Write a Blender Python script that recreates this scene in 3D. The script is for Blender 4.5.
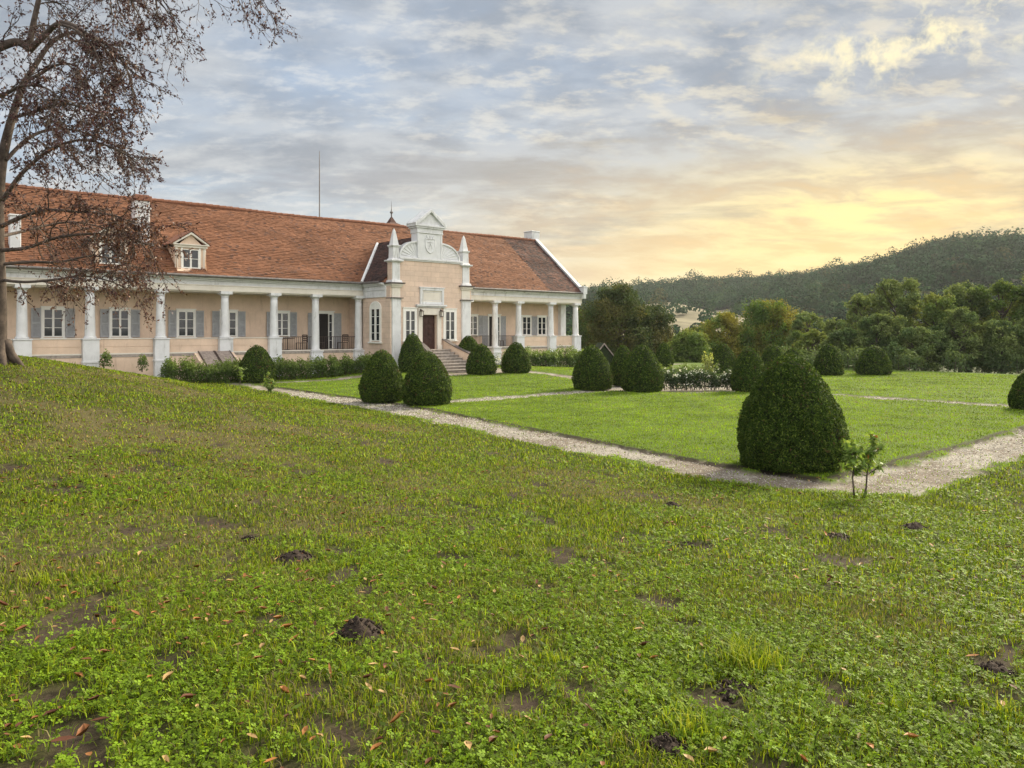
import bpy, bmesh, math
import numpy as np
R = math.radians
rng = np.random.default_rng(7)
for o in list(bpy.data.objects): bpy.data.objects.remove(o)
scene = bpy.context.scene
C = scene.collection

# ------------------------------------------------------------------ camera
EYE = 2.6; F = 769.0; HOR = 331.0
cd = bpy.data.cameras.new('camera'); cam = bpy.data.objects.new('camera', cd); C.objects.link(cam)
cam.location = (0, 0, EYE); cam.rotation_euler = (R(90), 0, 0)
cd.sensor_width = 36; cd.lens = 36*F/1024; cd.shift_y = -(384-HOR)/1024
cd.clip_start = .05; cd.clip_end = 6000
scene.camera = cam
scene.view_settings.view_transform = 'Standard'; scene.view_settings.look = 'None'
scene.view_settings.exposure = 0.88; scene.view_settings.gamma = 1
scene.view_settings.use_curve_mapping = False
scene.cycles.max_bounces = 6; scene.cycles.transparent_max_bounces = 8
scene.cycles.diffuse_bounces = 3

# ------------------------------------------------------------------ node helper
class NT:
    def __init__(s, tree): s.t = tree; s.n = tree.nodes; s.l = tree.links
    def add(s, typ, **kw):
        nd = s.n.new(typ)
        for k, v in kw.items(): setattr(nd, k, v)
        return nd
    def put(s, sock, v):
        if isinstance(v, bpy.types.NodeSocket): s.l.new(v, sock)
        elif isinstance(v, (tuple, list)) and len(v) == 3 and sock.type == 'RGBA': sock.default_value = (*v, 1)
        else: sock.default_value = v
    def math(s, op, a, b=0.0, c=None, clamp=False):
        nd = s.add('ShaderNodeMath', operation=op, use_clamp=clamp)
        s.put(nd.inputs[0], a); s.put(nd.inputs[1], b)
        if c is not None: s.put(nd.inputs[2], c)
        return nd.outputs[0]
    def mix(s, f, a, b, blend='MIX'):
        nd = s.add('ShaderNodeMix', data_type='RGBA', blend_type=blend)
        s.put(nd.inputs[0], f); s.put(nd.inputs[6], a); s.put(nd.inputs[7], b)
        return nd.outputs[2]
    def ss(s, v, a, b, lo=0., hi=1.):
        nd = s.add('ShaderNodeMapRange', interpolation_type='SMOOTHSTEP')
        s.put(nd.inputs[0], v)
        for i, x in enumerate((a, b, lo, hi)): nd.inputs[i+1].default_value = x
        return nd.outputs[0]
    def noise(s, vec, scale, detail=4, rough=.55, dist=0., lac=2.):
        nd = s.add('ShaderNodeTexNoise')
        if vec is not None: s.put(nd.inputs['Vector'], vec)
        nd.inputs['Scale'].default_value = scale; nd.inputs['Detail'].default_value = detail
        nd.inputs['Roughness'].default_value = rough; nd.inputs['Distortion'].default_value = dist
        nd.inputs['Lacunarity'].default_value = lac
        return nd.outputs['Fac']

# ------------------------------------------------------------------ sky and sun
SUN_AZ, SUN_EL = 44.0, 29.0
w = bpy.data.worlds.new('World'); scene.world = w; w.use_nodes = True
T = NT(w.node_tree); T.n.clear()
out = T.add('ShaderNodeOutputWorld'); bg = T.add('ShaderNodeBackground'); T.l.new(bg.outputs[0], out.inputs[0])
sky = T.add('ShaderNodeTexSky', sky_type='NISHITA'); sky.sun_disc = False
sky.sun_elevation = R(SUN_EL); sky.sun_rotation = R(SUN_AZ); sky.air_density = 1.2; sky.dust_density = 2.
tc = T.add('ShaderNodeTexCoord'); sx = T.add('ShaderNodeSeparateXYZ'); T.l.new(tc.outputs['Generated'], sx.inputs[0])
X, Y, Z = sx.outputs
zc = T.math('MAXIMUM', Z, 0.0)
den = T.math('ADD', zc, .24)
cx = T.add('ShaderNodeCombineXYZ')
T.put(cx.inputs[0], T.math('DIVIDE', X, den)); T.put(cx.inputs[1], T.math('DIVIDE', Y, den))
pl = cx.outputs[0]
mp = T.add('ShaderNodeMapping'); T.l.new(pl, mp.inputs[0]); mp.inputs['Rotation'].default_value = (0, 0, R(-18)); mp.inputs['Scale'].default_value = (1, 1.5, 1); mp.inputs['Location'].default_value = (3.1, 1.7, 0)
broad = T.noise(mp.outputs[0], 1.15, 5, .54, .1)
mott = T.noise(mp.outputs[0], 8.5, 6, .62, .1)
wisp = T.noise(mp.outputs[0], 3.6, 7, .60, .2)
# warmth: towards the sunset (right of the view), low in the sky
az = T.math('ARCTAN2', X, Y)
waz = T.ss(az, R(-20), R(24))
waz2 = T.ss(az, R(75), R(130), 1, 0)
waz = T.math('MULTIPLY', waz, waz2)
low = T.ss(T.math('ADD', Z, T.math('MULTIPLY', T.math('SUBTRACT', wisp, .5), .24)), .02, .285, 1, 0)
warm = T.math('MULTIPLY', T.math('POWER', low, .95), T.math('MULTIPLY_ADD', waz, .92, .08))
blue = T.mix(T.ss(Z, 0, .4), (.47, .56, .66), (.36, .47, .64))
nish = T.mix(1.0, sky.outputs[0], (.1, .1, .1), 'MULTIPLY')
blue = T.mix(.25, blue, nish)
grey = T.mix(T.ss(wisp, .34, .66), (.29, .33, .385), (.52, .54, .56))
cl = T.ss(T.math('ADD', broad, T.math('MULTIPLY', waz, .22)), .36, .60)
col = T.mix(T.math('MULTIPLY', cl, .92), blue, grey)
puff = T.math('MULTIPLY', T.ss(mott, .46, .66), T.ss(broad, .70, .42))
white = T.mix(waz, (.72, .72, .71), (.86, .76, .56))
col = T.mix(T.math('MULTIPLY', puff, .55), col, white)
glowc = T.mix(T.ss(wisp, .3, .7), (.93, .62, .235), (1.12, .82, .25))
col = T.mix(T.math('MULTIPLY', warm, .96, clamp=True), col, glowc)
# bright break in the cloud near the sunset
ax = T.math('DIVIDE', T.math('SUBTRACT', az, R(25)), R(12)); ez = T.math('DIVIDE', T.math('SUBTRACT', Z, .14), .06)
br = T.math('EXPONENT', T.math('MULTIPLY', T.math('ADD', T.math('MULTIPLY', ax, ax), T.math('MULTIPLY', ez, ez)), -1.0))
col = T.mix(T.math('MULTIPLY', br, T.ss(wisp, .42, .6, .1, .75)), col, (1.12, .88, .33))
# a few separate bright puffs high at the right
px_ = T.math('DIVIDE', T.math('SUBTRACT', az, R(29)), R(11)); pz_ = T.math('DIVIDE', T.math('SUBTRACT', Z, T.math('MULTIPLY_ADD', az, .13, .255)), .040)
pm = T.math('EXPONENT', T.math('MULTIPLY', T.math('ADD', T.math('MULTIPLY', px_, px_), T.math('MULTIPLY', pz_, pz_)), -1.0))
fluff = T.noise(tc.outputs['Generated'], 30., 7, .62, .15)
col = T.mix(T.math('MULTIPLY', T.ss(pm, .1, .8, 0, .85), T.ss(fluff, .47, .68)), col, (1.0, .88, .56))
# long grey bars low over the hills
bars = T.noise(T.mix(1., tc.outputs['Generated'], (1.6, 1.6, 15.), 'MULTIPLY'), 2.0, 6, .58, .2)
barm = T.math('MULTIPLY', T.ss(bars, .53, .66), T.math('MULTIPLY', T.ss(Z, .07, .12), T.ss(Z, .30, .2)))
col = T.mix(T.math('MULTIPLY', barm, .62), col, T.mix(waz, (.34, .36, .40), (.47, .40, .28)))
# added fill: unseen sky overhead and behind the camera brightened for lawn and facade
up = T.ss(Z, .42, .80, 1.0, 1.35)
side = T.math('ADD', T.math('MULTIPLY', X, .62), T.math('MULTIPLY', Y, -.78))
behind = T.ss(side, -.15, .8, .95, 2.5)
col = T.mix(T.ss(Z, .40, .6, 0, .8), col, (.60, .59, .56))
col = T.mix(T.ss(side, .0, .8, 0, .8), col, (.64, .61, .57))
bg.inputs['Strength'].default_value = .66
fin = T.add('ShaderNodeVectorMath', operation='SCALE'); T.l.new(col, fin.inputs[0]); T.put(fin.inputs['Scale'], T.math('MULTIPLY', up, behind))
T.l.new(fin.outputs[0], bg.inputs['Color'])

sl = bpy.data.lights.new('sun', 'SUN'); so = bpy.data.objects.new('sun', sl); C.objects.link(so)
sl.energy = 5.0; sl.angle = R(17); sl.color = (1, .88, .66)
so.rotation_euler = (R(90-SUN_EL), 0, R(180-SUN_AZ))
so.location = (60, 80, 60)

# ------------------------------------------------------------------ frames: s along the facade, d out from the colonnade towards the garden
A = math.atan2(1390-512, F); UX, UY = math.sin(A), math.cos(A); NX, NY = UY, -UX; D0 = 41.68
def W(s, d): return UX*s+NX*(d-D0), UY*s+NY*(d-D0)
def SD(x, y): return UX*x+UY*y, NX*x+NY*y+D0

def hash3(i, j, k):
    h = (i.astype(np.int64)*374761393 + j.astype(np.int64)*668265263 + k.astype(np.int64)*2147483647) & 0xffffffff
    h = ((h ^ (h >> 13))*1274126177) & 0xffffffff
    return ((h ^ (h >> 16)) & 0xffff)/65535.0
def vnoise(x, y, z=0.0):
    x, y, z = np.broadcast_arrays(np.asarray(x, float), np.asarray(y, float), np.asarray(z, float))
    i, j, k = np.floor(x), np.floor(y), np.floor(z)
    a, b, c = x-i, y-j, z-k
    a, b, c = a*a*(3-2*a), b*b*(3-2*b), c*c*(3-2*c)
    r = 0
    for di in (0, 1):
        for dj in (0, 1):
            for dk in (0, 1):
                r = r + hash3(i+di, j+dj, k+dk)*(a if di else 1-a)*(b if dj else 1-b)*(c if dk else 1-c)
    return r
def fbm(x, y, z=0.0, o=4):
    r, amp, tot = 0, 1, 0
    for q in range(o):
        r = r+amp*vnoise(np.asarray(x)*2**q+17*q, np.asarray(y)*2**q-9*q, np.asarray(z)*2**q); tot += amp; amp *= .5
    return r/tot
def sst(x, a, b):
    t = np.clip((np.asarray(x, float)-a)/(b-a), 0, 1); return t*t*(3-2*t)

# ------------------------------------------------------------------ terrain shape
def p_near(d): return np.interp(d, [-20, 5, 14, 21, 29, 34, 35.2, 36.8], [14.4, 14.3, 13.55, 13.15, 12.0, 11.6, 11.7, 12.7])
def p_far(d): return np.interp(d, [-20, 5, 13, 18, 21, 27, 32.7, 35.2], [15.4, 15.35, 15.2, 15.1, 14.8, 13.86, 12.95, 13.0])
DN, DF = 36.8, 35.2           # the path that runs away to the right
def lawn_q(s, d):
    a = np.maximum(p_near(d)-s, 0); b = np.maximum(d-DN, 0); return np.hypot(a, b)
def terrain(s, d):
    s = np.asarray(s, float); d = np.asarray(d, float)
    q = lawn_q(s, d)
    z = .083*q*q/(q+1.4)
    z = np.where(q > 20, .083*20*20/21.4+(1-np.exp(-(q-20)/30))*1.5, z)
    z = z+1.35*np.exp(-((s-.5)**2+(d-14.5)**2)/(2*6.2**2))*sst(q, .2, 5)
    z = z+.25*sst(d, 14, 6)*sst(s, 19, 24)*sst(s, 40, 33)
    z = z-.045*np.maximum(s-51, 0)*sst(s, 51, 60)
    z = np.maximum(z, -6)
    far = sst(np.hypot(s, d-42), 70, 140)
    z = z*(1-far)-4*far
    z = z+(fbm(s*.22, d*.22)-.5)*.10*sst(q, .3, 3)+(fbm(s*1.3+40, d*1.3)-.5)*.05*sst(q, .2, 2)
    return z
# gravel mask
def gravel(s, d):
    s = np.asarray(s, float); d = np.asarray(d, float)
    n = (fbm(s*.8, d*.8, 3.)-.5)*1.0+(fbm(s*4, d*4, 9.)-.5)*.65-.06
    def band(v, a, b, soft=.10): return sst(v+n, a, a+soft)*sst(v-n*.7, b, b-soft)
    m = band(s, p_near(d), p_far(d))*(d < DN+.4)*(d > 3.2)
    m = np.maximum(m, band(d, DF, DN)*(s > p_near(d)+.2))
    m = np.maximum(m, band(d, 3.9, 5.1)*(s > 14.4)*(s < 52))
    m = np.maximum(m, band(d, 18.1, 19.4)*(s > 14.5)*(s < 47))
    m = np.maximum(m, band(s, 30.1, 31.3)*(d > 5)*(d < 36))
    m = np.maximum(m, sst(np.hypot(s-30.2, d-18.6)+n*.7, 4.6, 4.3))
    m = np.maximum(m, sst(np.abs(s-27.3), 3.2, 2.6)*sst(d, 8.5, 8)*sst(d, 3, 3.3))
    return np.clip(m, 0, 1)
def ray(px, py):
    """ground point seen at a picture position"""
    k = (px-512)/F
    ys = np.linspace(2, 120, 12000); zs = EYE-(py-HOR)/F*ys
    s, d = SD(k*ys, ys); t = terrain(s, d)
    i = int(np.argmax(zs <= t)); y = ys[i]
    return k*y, y, float(t[i])
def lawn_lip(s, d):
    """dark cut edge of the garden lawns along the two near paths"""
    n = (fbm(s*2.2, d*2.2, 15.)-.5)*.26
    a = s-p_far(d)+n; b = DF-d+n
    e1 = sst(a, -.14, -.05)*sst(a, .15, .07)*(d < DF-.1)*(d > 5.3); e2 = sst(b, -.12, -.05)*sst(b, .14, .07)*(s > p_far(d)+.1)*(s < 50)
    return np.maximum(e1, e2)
# bare earth: (px, py, width px, aspect)
BARE = [(273,622,30,.45),(175,660,34,.4),(50,695,52,.3),(72,733,60,.36),(28,637,34,.35),(655,602,40,.3),(560,551,30,.3),(690,628,24,.4),
        (715,702,48,.34),(838,707,26,.5),(957,712,30,.4),(525,700,36,.5),(130,530,24,.3),(345,552,30,.3),(700,547,24,.3),(770,531,28,.3),
        (990,665,34,.45),(580,690,28,.5),(230,560,26,.3),(320,690,30,.3),(160,735,24,.5),(540,520,20,.3),(470,600,18,.4),(620,540,24,.3),(860,560,22,.4)]
SOIL = []
for px, py, wd, asp in BARE:
    x, y, z = ray(px, py); SOIL.append((x, y, wd/F*y*.62, wd/F*y*.62*1.15))
MOLE = [(295,560,40,.20,'small dark molehill of crumbly earth, left of a flat bare patch trailing behind it'),
        (359,636,52,.32,'largest fresh molehill, black crumbly earth rising from clover'),
        (250,540,20,.2,'tiny dark molehill beyond the two others at the left of the lawn'),
        (664,748,40,.28,'dark molehill nearly cut by the bottom edge of the picture'),
        (915,530,30,.22,'flat dark molehill on the right slope just below the gravel path corner'),
        (672,507,22,.2,'small molehill high on the lawn closest to the front gravel path'),
        (996,674,38,.25,'dark molehill at the right edge beside an orange fallen leaf'),
        (838,538,28,.14,'low worn grey molehill on the right lawn below the leafy sapling'),
        (688,546,20,.14,'small low molehill in the middle of the lawn among clover'),
        (738,692,44,.12,'wide flattened molehill beside a tall tuft of grass')]
for px, py, wd, hh, lb in MOLE:
    x, y, z = ray(px, py); SOIL.append((x, y, wd/F*y*.5, wd/F*y*.5))
SOIL = np.array(SOIL)
def soil(x, y):
    x = np.asarray(x, float); y = np.asarray(y, float); m = np.zeros_like(x)
    n = (fbm(x*4, y*4, 5.)-.5)*1.1
    for sx_, sy_, rx, ry in SOIL:
        near = (np.abs(x-sx_) < 2*rx+.1) & (np.abs(y-sy_) < 2*ry+.1)
        if near.any():
            r = np.hypot((x[near]-sx_)/rx, (y[near]-sy_)/ry)+n[near]
            m[near] = np.maximum(m[near], sst(r, 1.15, .75))
    s, d = SD(x, y); sm = sst(fbm(x*2.3, y*1.9, 79., 3), .715, .76)*sst(lawn_q(s, d), .6, 1.5)*(np.hypot(x, y) < 17)
    m = np.maximum(m, sm*.95)
    return m

# ------------------------------------------------------------------ mesh helpers
def raw_mesh(name, V, quads=None, tris=None, mat=None, col=None, parent=None, smooth=False, loc=None):
    V = np.asarray(V, np.float32)
    if loc is not None: V = V-np.asarray(loc, np.float32)
    me = bpy.data.meshes.new(name)
    me.vertices.add(len(V)); me.vertices.foreach_set('co', V.ravel())
    parts, tot = [], []
    if quads is not None and len(quads): parts.append(np.asarray(quads, np.int32).ravel()); tot.append(np.full(len(quads), 4, np.int32))
    if tris is not None and len(tris): parts.append(np.asarray(tris, np.int32).ravel()); tot.append(np.full(len(tris), 3, np.int32))
    li = np.concatenate(parts); lt = np.concatenate(tot); ls = np.concatenate([[0], np.cumsum(lt)[:-1]]).astype(np.int32)
    me.loops.add(len(li)); me.loops.foreach_set('vertex_index', li)
    me.polygons.add(len(lt)); me.polygons.foreach_set('loop_start', ls)
    try: me.polygons.foreach_set('loop_total', lt)
    except Exception: pass
    if smooth: me.polygons.foreach_set('use_smooth', np.ones(len(lt), bool))
    if col is not None:
        c = np.ones((len(V), 4), np.float32); c[:, :3] = col
        a = me.color_attributes.new('col', 'FLOAT_COLOR', 'POINT'); a.data.foreach_set('color', c.ravel())
    me.update(calc_edges=True)
    if mat: me.materials.append(mat)
    o = bpy.data.objects.new(name, me); C.objects.link(o)
    if parent: o.parent = parent
    if loc is not None: o.location = loc
    return o
def tag(o, label=None, cat=None, group=None, kind=None):
    if label: o['label'] = label
    if cat: o['category'] = cat
    if group: o['group'] = group
    if kind: o['kind'] = kind
    return o
def empty(name, loc, rz=0.0):
    o = bpy.data.objects.new(name, None); C.objects.link(o); o.location = loc; o.rotation_euler = (0, 0, rz); o.empty_display_size = .3
    return o
def unit(v): return v/np.maximum(np.linalg.norm(v, axis=-1, keepdims=True), 1e-9)
def leaves(P, N, length, width, r=rng, spread=1.0, fold=.0, droop=None):
    """diamond leaves at points P; N a preferred normal"""
    n = len(P)
    nn = unit(np.asarray(N)+spread*r.normal(size=(n, 3)))
    t = unit(np.cross(nn, r.normal(size=(n, 3))))
    if droop is not None: t = unit(t+np.array([0, 0, -1.])*droop); nn = unit(np.cross(np.cross(t, nn), t))
    b = np.cross(nn, t)
    L = (length*(.65+.7*r.random(n)))[:, None]; Wd = (width*(.7+.6*r.random(n)))[:, None]
    V = np.empty((n, 4, 3))
    V[:, 0] = P-t*L*.5; V[:, 1] = P+b*Wd*.5+nn*Wd*fold-t*L*.05; V[:, 2] = P+t*L*.5; V[:, 3] = P-b*Wd*.5+nn*Wd*fold-t*L*.05
    return V.reshape(-1, 3), np.arange(4*n).reshape(-1, 4)

class MB:
    """collects shapes in house coordinates: a along, b outwards, z up"""
    def __init__(s, frame='front', at=0.0): s.V = []; s.F = []; s.fr = frame; s.at = at
    def m(s, a, b, z):
        if s.fr == 'front': return (a, -b, z)
        if s.fr == 'side': return (s.at-b, -a, z)      # faces -s; a is d
        if s.fr == 'end': return (s.at+b, -a, z)        # faces +s
        return (a, b, z)
    def add(s, vs, fs):
        k = len(s.V); s.V += [s.m(*v) for v in vs]; s.F += [tuple(i+k for i in f) for f in fs]
    def box(s, a0, a1, b0, b1, z0, z1):
        s.add([(a0,b0,z0),(a1,b0,z0),(a1,b1,z0),(a0,b1,z0),(a0,b0,z1),(a1,b0,z1),(a1,b1,z1),(a0,b1,z1)],
              [(0,1,2,3),(4,5,6,7),(0,1,5,4),(1,2,6,5),(2,3,7,6),(3,0,4,7)]); return s
    def frustum(s, a, b, z0, z1, w0, w1):
        w0, w1 = w0/2, w1/2
        s.add([(a-w0,b-w0,z0),(a+w0,b-w0,z0),(a+w0,b+w0,z0),(a-w0,b+w0,z0),(a-w1,b-w1,z1),(a+w1,b-w1,z1),(a+w1,b+w1,z1),(a-w1,b+w1,z1)],
              [(0,1,2,3),(4,5,6,7),(0,1,5,4),(1,2,6,5),(2,3,7,6),(3,0,4,7)]); return s
    def prism(s, poly, b0, b1):
        n = len(poly); s.add([(p[0], b0, p[1]) for p in poly]+[(p[0], b1, p[1]) for p in poly],
              [tuple(range(n)), tuple(range(n, 2*n))]+[(i, (i+1) % n, n+(i+1) % n, n+i) for i in range(n)]); return s
    def xprism(s, poly, a0, a1):
        n = len(poly); s.add([(a0, p[0], p[1]) for p in poly]+[(a1, p[0], p[1]) for p in poly],
              [tuple(range(n)), tuple(range(n, 2*n))]+[(i, (i+1) % n, n+(i+1) % n, n+i) for i in range(n)]); return s
    def lathe(s, a, b, prof, n=20):
        vs = []; fs = []
        for r_, z in prof:
            for k in range(n): vs.append((a+r_*math.cos(2*math.pi*k/n), b+r_*math.sin(2*math.pi*k/n), z))
        for i in range(len(prof)-1):
            for k in range(n): fs.append((i*n+k, i*n+(k+1) % n, (i+1)*n+(k+1) % n, (i+1)*n+k))
        fs.append(tuple(range(n))); fs.append(tuple(range((len(prof)-1)*n, len(prof)*n)))
        s.add(vs, fs); return s
    def tube(s, pts, r, n=6):
        pts = [np.array(p, float) for p in pts]; rs = r if isinstance(r, (list, tuple)) else [r]*len(pts)
        vs = []; fs = []
        for i, p in enumerate(pts):
            t = pts[min(i+1, len(pts)-1)]-pts[max(i-1, 0)]; t /= max(np.linalg.norm(t), 1e-9)
            h = np.array([0, 0, 1.]) if abs(t[2]) < .9 else np.array([1., 0, 0])
            u = np.cross(t, h); u /= np.linalg.norm(u); v = np.cross(t, u)
            for k in range(n): q = p+rs[i]*(u*math.cos(2*math.pi*k/n)+v*math.sin(2*math.pi*k/n)); vs.append(tuple(q))
        for i in range(len(pts)-1):
            for k in range(n): fs.append((i*n+k, i*n+(k+1) % n, (i+1)*n+(k+1) % n, (i+1)*n+k))
        fs.append(tuple(range(n))); fs.append(tuple(range((len(pts)-1)*n, len(pts)*n)))
        s.add(vs, fs); return s
    def build(s, name, mat, parent=None, bevel=0.0, smooth=False):
        me = bpy.data.meshes.new(name); me.from_pydata(s.V, [], s.F)
        bm = bmesh.new(); bm.from_mesh(me); bmesh.ops.recalc_face_normals(bm, faces=bm.faces)
        if bevel: bmesh.ops.bevel(bm, geom=[e for e in bm.edges if e.is_manifold and e.calc_face_angle(0) > .6], offset=bevel, segments=1, affect='EDGES', clamp_overlap=True)
        bm.to_mesh(me); bm.free()
        if smooth:
            for p in me.polygons: p.use_smooth = len(p.vertices) == 4
        me.materials.append(mat)
        o = bpy.data.objects.new(name, me); C.objects.link(o)
        if parent: o.parent = parent
        return o

# ------------------------------------------------------------------ materials
def mat_plain(name, col, rough=.8, var=.12, scale=3., bump=.0, bscale=40., spec=.3, metal=0., stain=None):
    m = bpy.data.materials.new(name); m.use_nodes = True; t = NT(m.node_tree); p = t.n['Principled BSDF']
    tc = t.add('ShaderNodeTexCoord'); v = tc.outputs['Object']
    n = t.noise(v, scale, 6, .6)
    c = t.mix(t.ss(n, .3, .7), tuple(x*(1-var) for x in col), tuple(min(1, x*(1+var)) for x in col))
    if stain:
        mpn = t.add('ShaderNodeMapping'); t.l.new(v, mpn.inputs[0]); mpn.inputs['Scale'].default_value = (2.2, 2.2, .5)
        c = t.mix(t.math('MULTIPLY', t.ss(t.noise(mpn.outputs[0], 1.6, 6, .65), .52, .72), stain[1]), c, stain[0])
    t.put(p.inputs['Base Color'], c); p.inputs['Roughness'].default_value = rough; p.inputs['Specular IOR Level'].default_value = spec; p.inputs['Metallic'].default_value = metal
    if bump:
        b = t.add('ShaderNodeBump'); b.inputs['Strength'].default_value = bump; b.inputs['Distance'].default_value = .01
        t.put(b.inputs['Height'], t.noise(v, bscale, 4, .6)); t.l.new(b.outputs[0], p.inputs['Normal'])
    return m
def mat_leaf(name, trans=.35, rough=.55, spec=.3, tint=(1., 1., 1.), tgain=1.3):
    m = bpy.data.materials.new(name); m.use_nodes = True; t = NT(m.node_tree); p = t.n['Principled BSDF']; o = t.n['Material Output']
    a = t.add('ShaderNodeAttribute', attribute_name='col')
    c = t.mix(1., a.outputs['Color'], tint, 'MULTIPLY')
    t.put(p.inputs['Base Color'], c); p.inputs['Roughness'].default_value = rough; p.inputs['Specular IOR Level'].default_value = spec
    tr = t.add('ShaderNodeBsdfTranslucent'); t.put(tr.inputs[0], t.mix(1., c, (tgain*1.05, tgain, tgain*.55), 'MULTIPLY'))
    mx = t.add('ShaderNodeMixShader'); mx.inputs[0].default_value = trans
    t.l.new(p.outputs[0], mx.inputs[1]); t.l.new(tr.outputs[0], mx.inputs[2]); t.l.new(mx.outputs[0], o.inputs[0])
    return m
def mat_attr(name, rough=.85, spec=.25, nscale=30., nvar=.25, bump=.3, bscale=60., bdist=.01):
    m = bpy.data.materials.new(name); m.use_nodes = True; t = NT(m.node_tree); p = t.n['Principled BSDF']
    a = t.add('ShaderNodeAttribute', attribute_name='col'); tc = t.add('ShaderNodeTexCoord'); v = tc.outputs['Object']
    n = t.noise(v, nscale, 6, .65)
    k = t.ss(n, .25, .75, 1-nvar, 1+nvar)
    sc = t.add('ShaderNodeVectorMath', operation='SCALE'); t.l.new(a.outputs['Color'], sc.inputs[0]); t.put(sc.inputs['Scale'], k)
    t.l.new(sc.outputs[0], p.inputs['Base Color']); p.inputs['Roughness'].default_value = rough; p.inputs['Specular IOR Level'].default_value = spec
    b = t.add('ShaderNodeBump'); b.inputs['Strength'].default_value = bump; b.inputs['Distance'].default_value = bdist
    t.put(b.inputs['Height'], t.noise(v, bscale, 6, .7)); t.l.new(b.outputs[0], p.inputs['Normal'])
    return m
def mat_wall(name, col, ash=False, stain=.85):
    m = bpy.data.materials.new(name); m.use_nodes = True; t = NT(m.node_tree); p = t.n['Principled BSDF']
    tc = t.add('ShaderNodeTexCoord'); v = tc.outputs['Object']
    n = t.noise(v, 1.4, 8, .65); n2 = t.noise(v, 9., 5, .6)
    c = t.mix(t.ss(n, .35, .68), tuple(x*.86 for x in col), col)
    c = t.mix(t.math('MULTIPLY', t.ss(n2, .5, .75), .25), c, tuple(min(1, x*1.12) for x in col))
    mpn = t.add('ShaderNodeMapping'); t.l.new(v, mpn.inputs[0]); mpn.inputs['Scale'].default_value = (2., 2., .35)
    c = t.mix(t.math('MULTIPLY', t.ss(t.noise(mpn.outputs[0], 2.2, 6, .65), .54, .74), stain), c, (col[0]*.66, col[1]*.62, col[2]*.6))
    h = t.noise(v, 60, 4, .6)
    if ash:
        sxy = t.add('ShaderNodeSeparateXYZ'); t.l.new(v, sxy.inputs[0])
        cmb = t.add('ShaderNodeCombineXYZ'); t.put(cmb.inputs[0], t.math('SUBTRACT', sxy.outputs[0], sxy.outputs[1])); t.l.new(sxy.outputs[2], cmb.inputs[1])
        bt = t.add('ShaderNodeTexBrick'); t.l.new(cmb.outputs[0], bt.inputs['Vector']); bt.inputs['Scale'].default_value = 1.
        bt.inputs['Brick Width'].default_value = .62; bt.inputs['Row Height'].default_value = .31; bt.inputs['Mortar Size'].default_value = .012
        bt.inputs['Color1'].default_value = (1, 1, 1, 1); bt.inputs['Color2'].default_value = (.93, .94, .95, 1); bt.inputs['Mortar'].default_value = (.80, .78, .76, 1)
        c = t.mix(1., c, bt.outputs['Color'], 'MULTIPLY')
        h = t.math('ADD', t.math('MULTIPLY', h, .3), t.math('MULTIPLY', bt.outputs['Fac'], -1.))
    t.put(p.inputs['Base Color'], c); p.inputs['Roughness'].default_value = .9; p.inputs['Specular IOR Level'].default_value = .2
    b = t.add('ShaderNodeBump'); b.inputs['Strength'].default_value = .35; b.inputs['Distance'].default_value = .012
    t.put(b.inputs['Height'], h); t.l.new(b.outputs[0], p.inputs['Normal'])
    return m
M = {}
M['peach'] = mat_wall('peach_stucco', (.72, .555, .43))
M['peach_ash'] = mat_wall('peach_ashlar_stucco', (.73, .565, .455), True, .35)
M['white'] = mat_plain('white_stucco', (.66, .67, .685), .85, .07, 2.2, .25, 50., .2, stain=((.36, .36, .35), .75))
M['cream'] = mat_plain('cream_stucco', (.69, .65, .58), .85, .06, 1.6, .2, 50., .2, stain=((.55, .48, .42), .4))
M['frame'] = mat_plain('white_paint', (.78, .77, .73), .5, .04, 5.)
M['shutter'] = mat_plain('grey_shutter_paint', (.35, .36, .375), .6, .10, 7.)
M['glass'] = mat_plain('window_glass', (.018, .022, .028), .06, .2, 1., spec=.6)
M['door'] = mat_plain('dark_brown_wood', (.045, .018, .014), .45, .3, 9.)
M['iron'] = mat_plain('dark_iron', (.05, .032, .028), .55, .2, 12.)
M['zinc'] = mat_plain('weathered_zinc', (.16, .15, .145), .5, .25, 5., metal=.4)
M['stone'] = mat_plain('grey_stone_steps', (.30, .265, .235), .85, .28, 5., .5, 30.)
M['darkstone'] = mat_plain('dark_stone_coping', (.10, .085, .08), .8, .25, 6.)
M['hatch'] = mat_plain('weathered_planks', (.24, .20, .18), .85, .25, 8.)
M['dark'] = mat_plain('interior_shade', (.02, .017, .016), .9)
M['brick'] = mat_plain('chimney_brick', (.24, .11, .07), .9, .25, 14., .4, 30.)
M['tile'] = mat_attr('clay_roof_tiles', .85, .2, 9., .14, .25, 70.)
M['ground'] = mat_attr('ground', .95, .1, 22., .35, .6, 45., .02)
M['grass'] = mat_leaf('grass_blades', .36, .6, .12)
M['yew'] = mat_leaf('yew_foliage', .16, .7, .12)
M['foliage'] = mat_leaf('foliage', .26, .75, .08)
M['beech'] = mat_leaf('purple_beech_leaves', .16, .5, .3, tgain=1.2)
M['dry'] = mat_leaf('dry_leaves', .06, .6, .25)
M['laurel'] = mat_leaf('glossy_leaves', .38, .5, .22)
M['bark'] = mat_plain('bark', (.085, .065, .055), .95, .4, 6., .9, 26.)
M['bark_grey'] = mat_plain('grey_bark', (.075, .058, .048), .95, .45, 5., .9, 22.)
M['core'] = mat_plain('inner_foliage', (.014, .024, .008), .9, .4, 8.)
M['earth'] = mat_plain('dark_earth', (.034, .023, .017), .95, .45, 40., 1., 90.)
M['stones'] = mat_attr('gravel_stones', .9, .2, 60., .2, .2, 90.)
M['wood'] = mat_leaf('far_foliage', .05, .9, .02)
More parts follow.
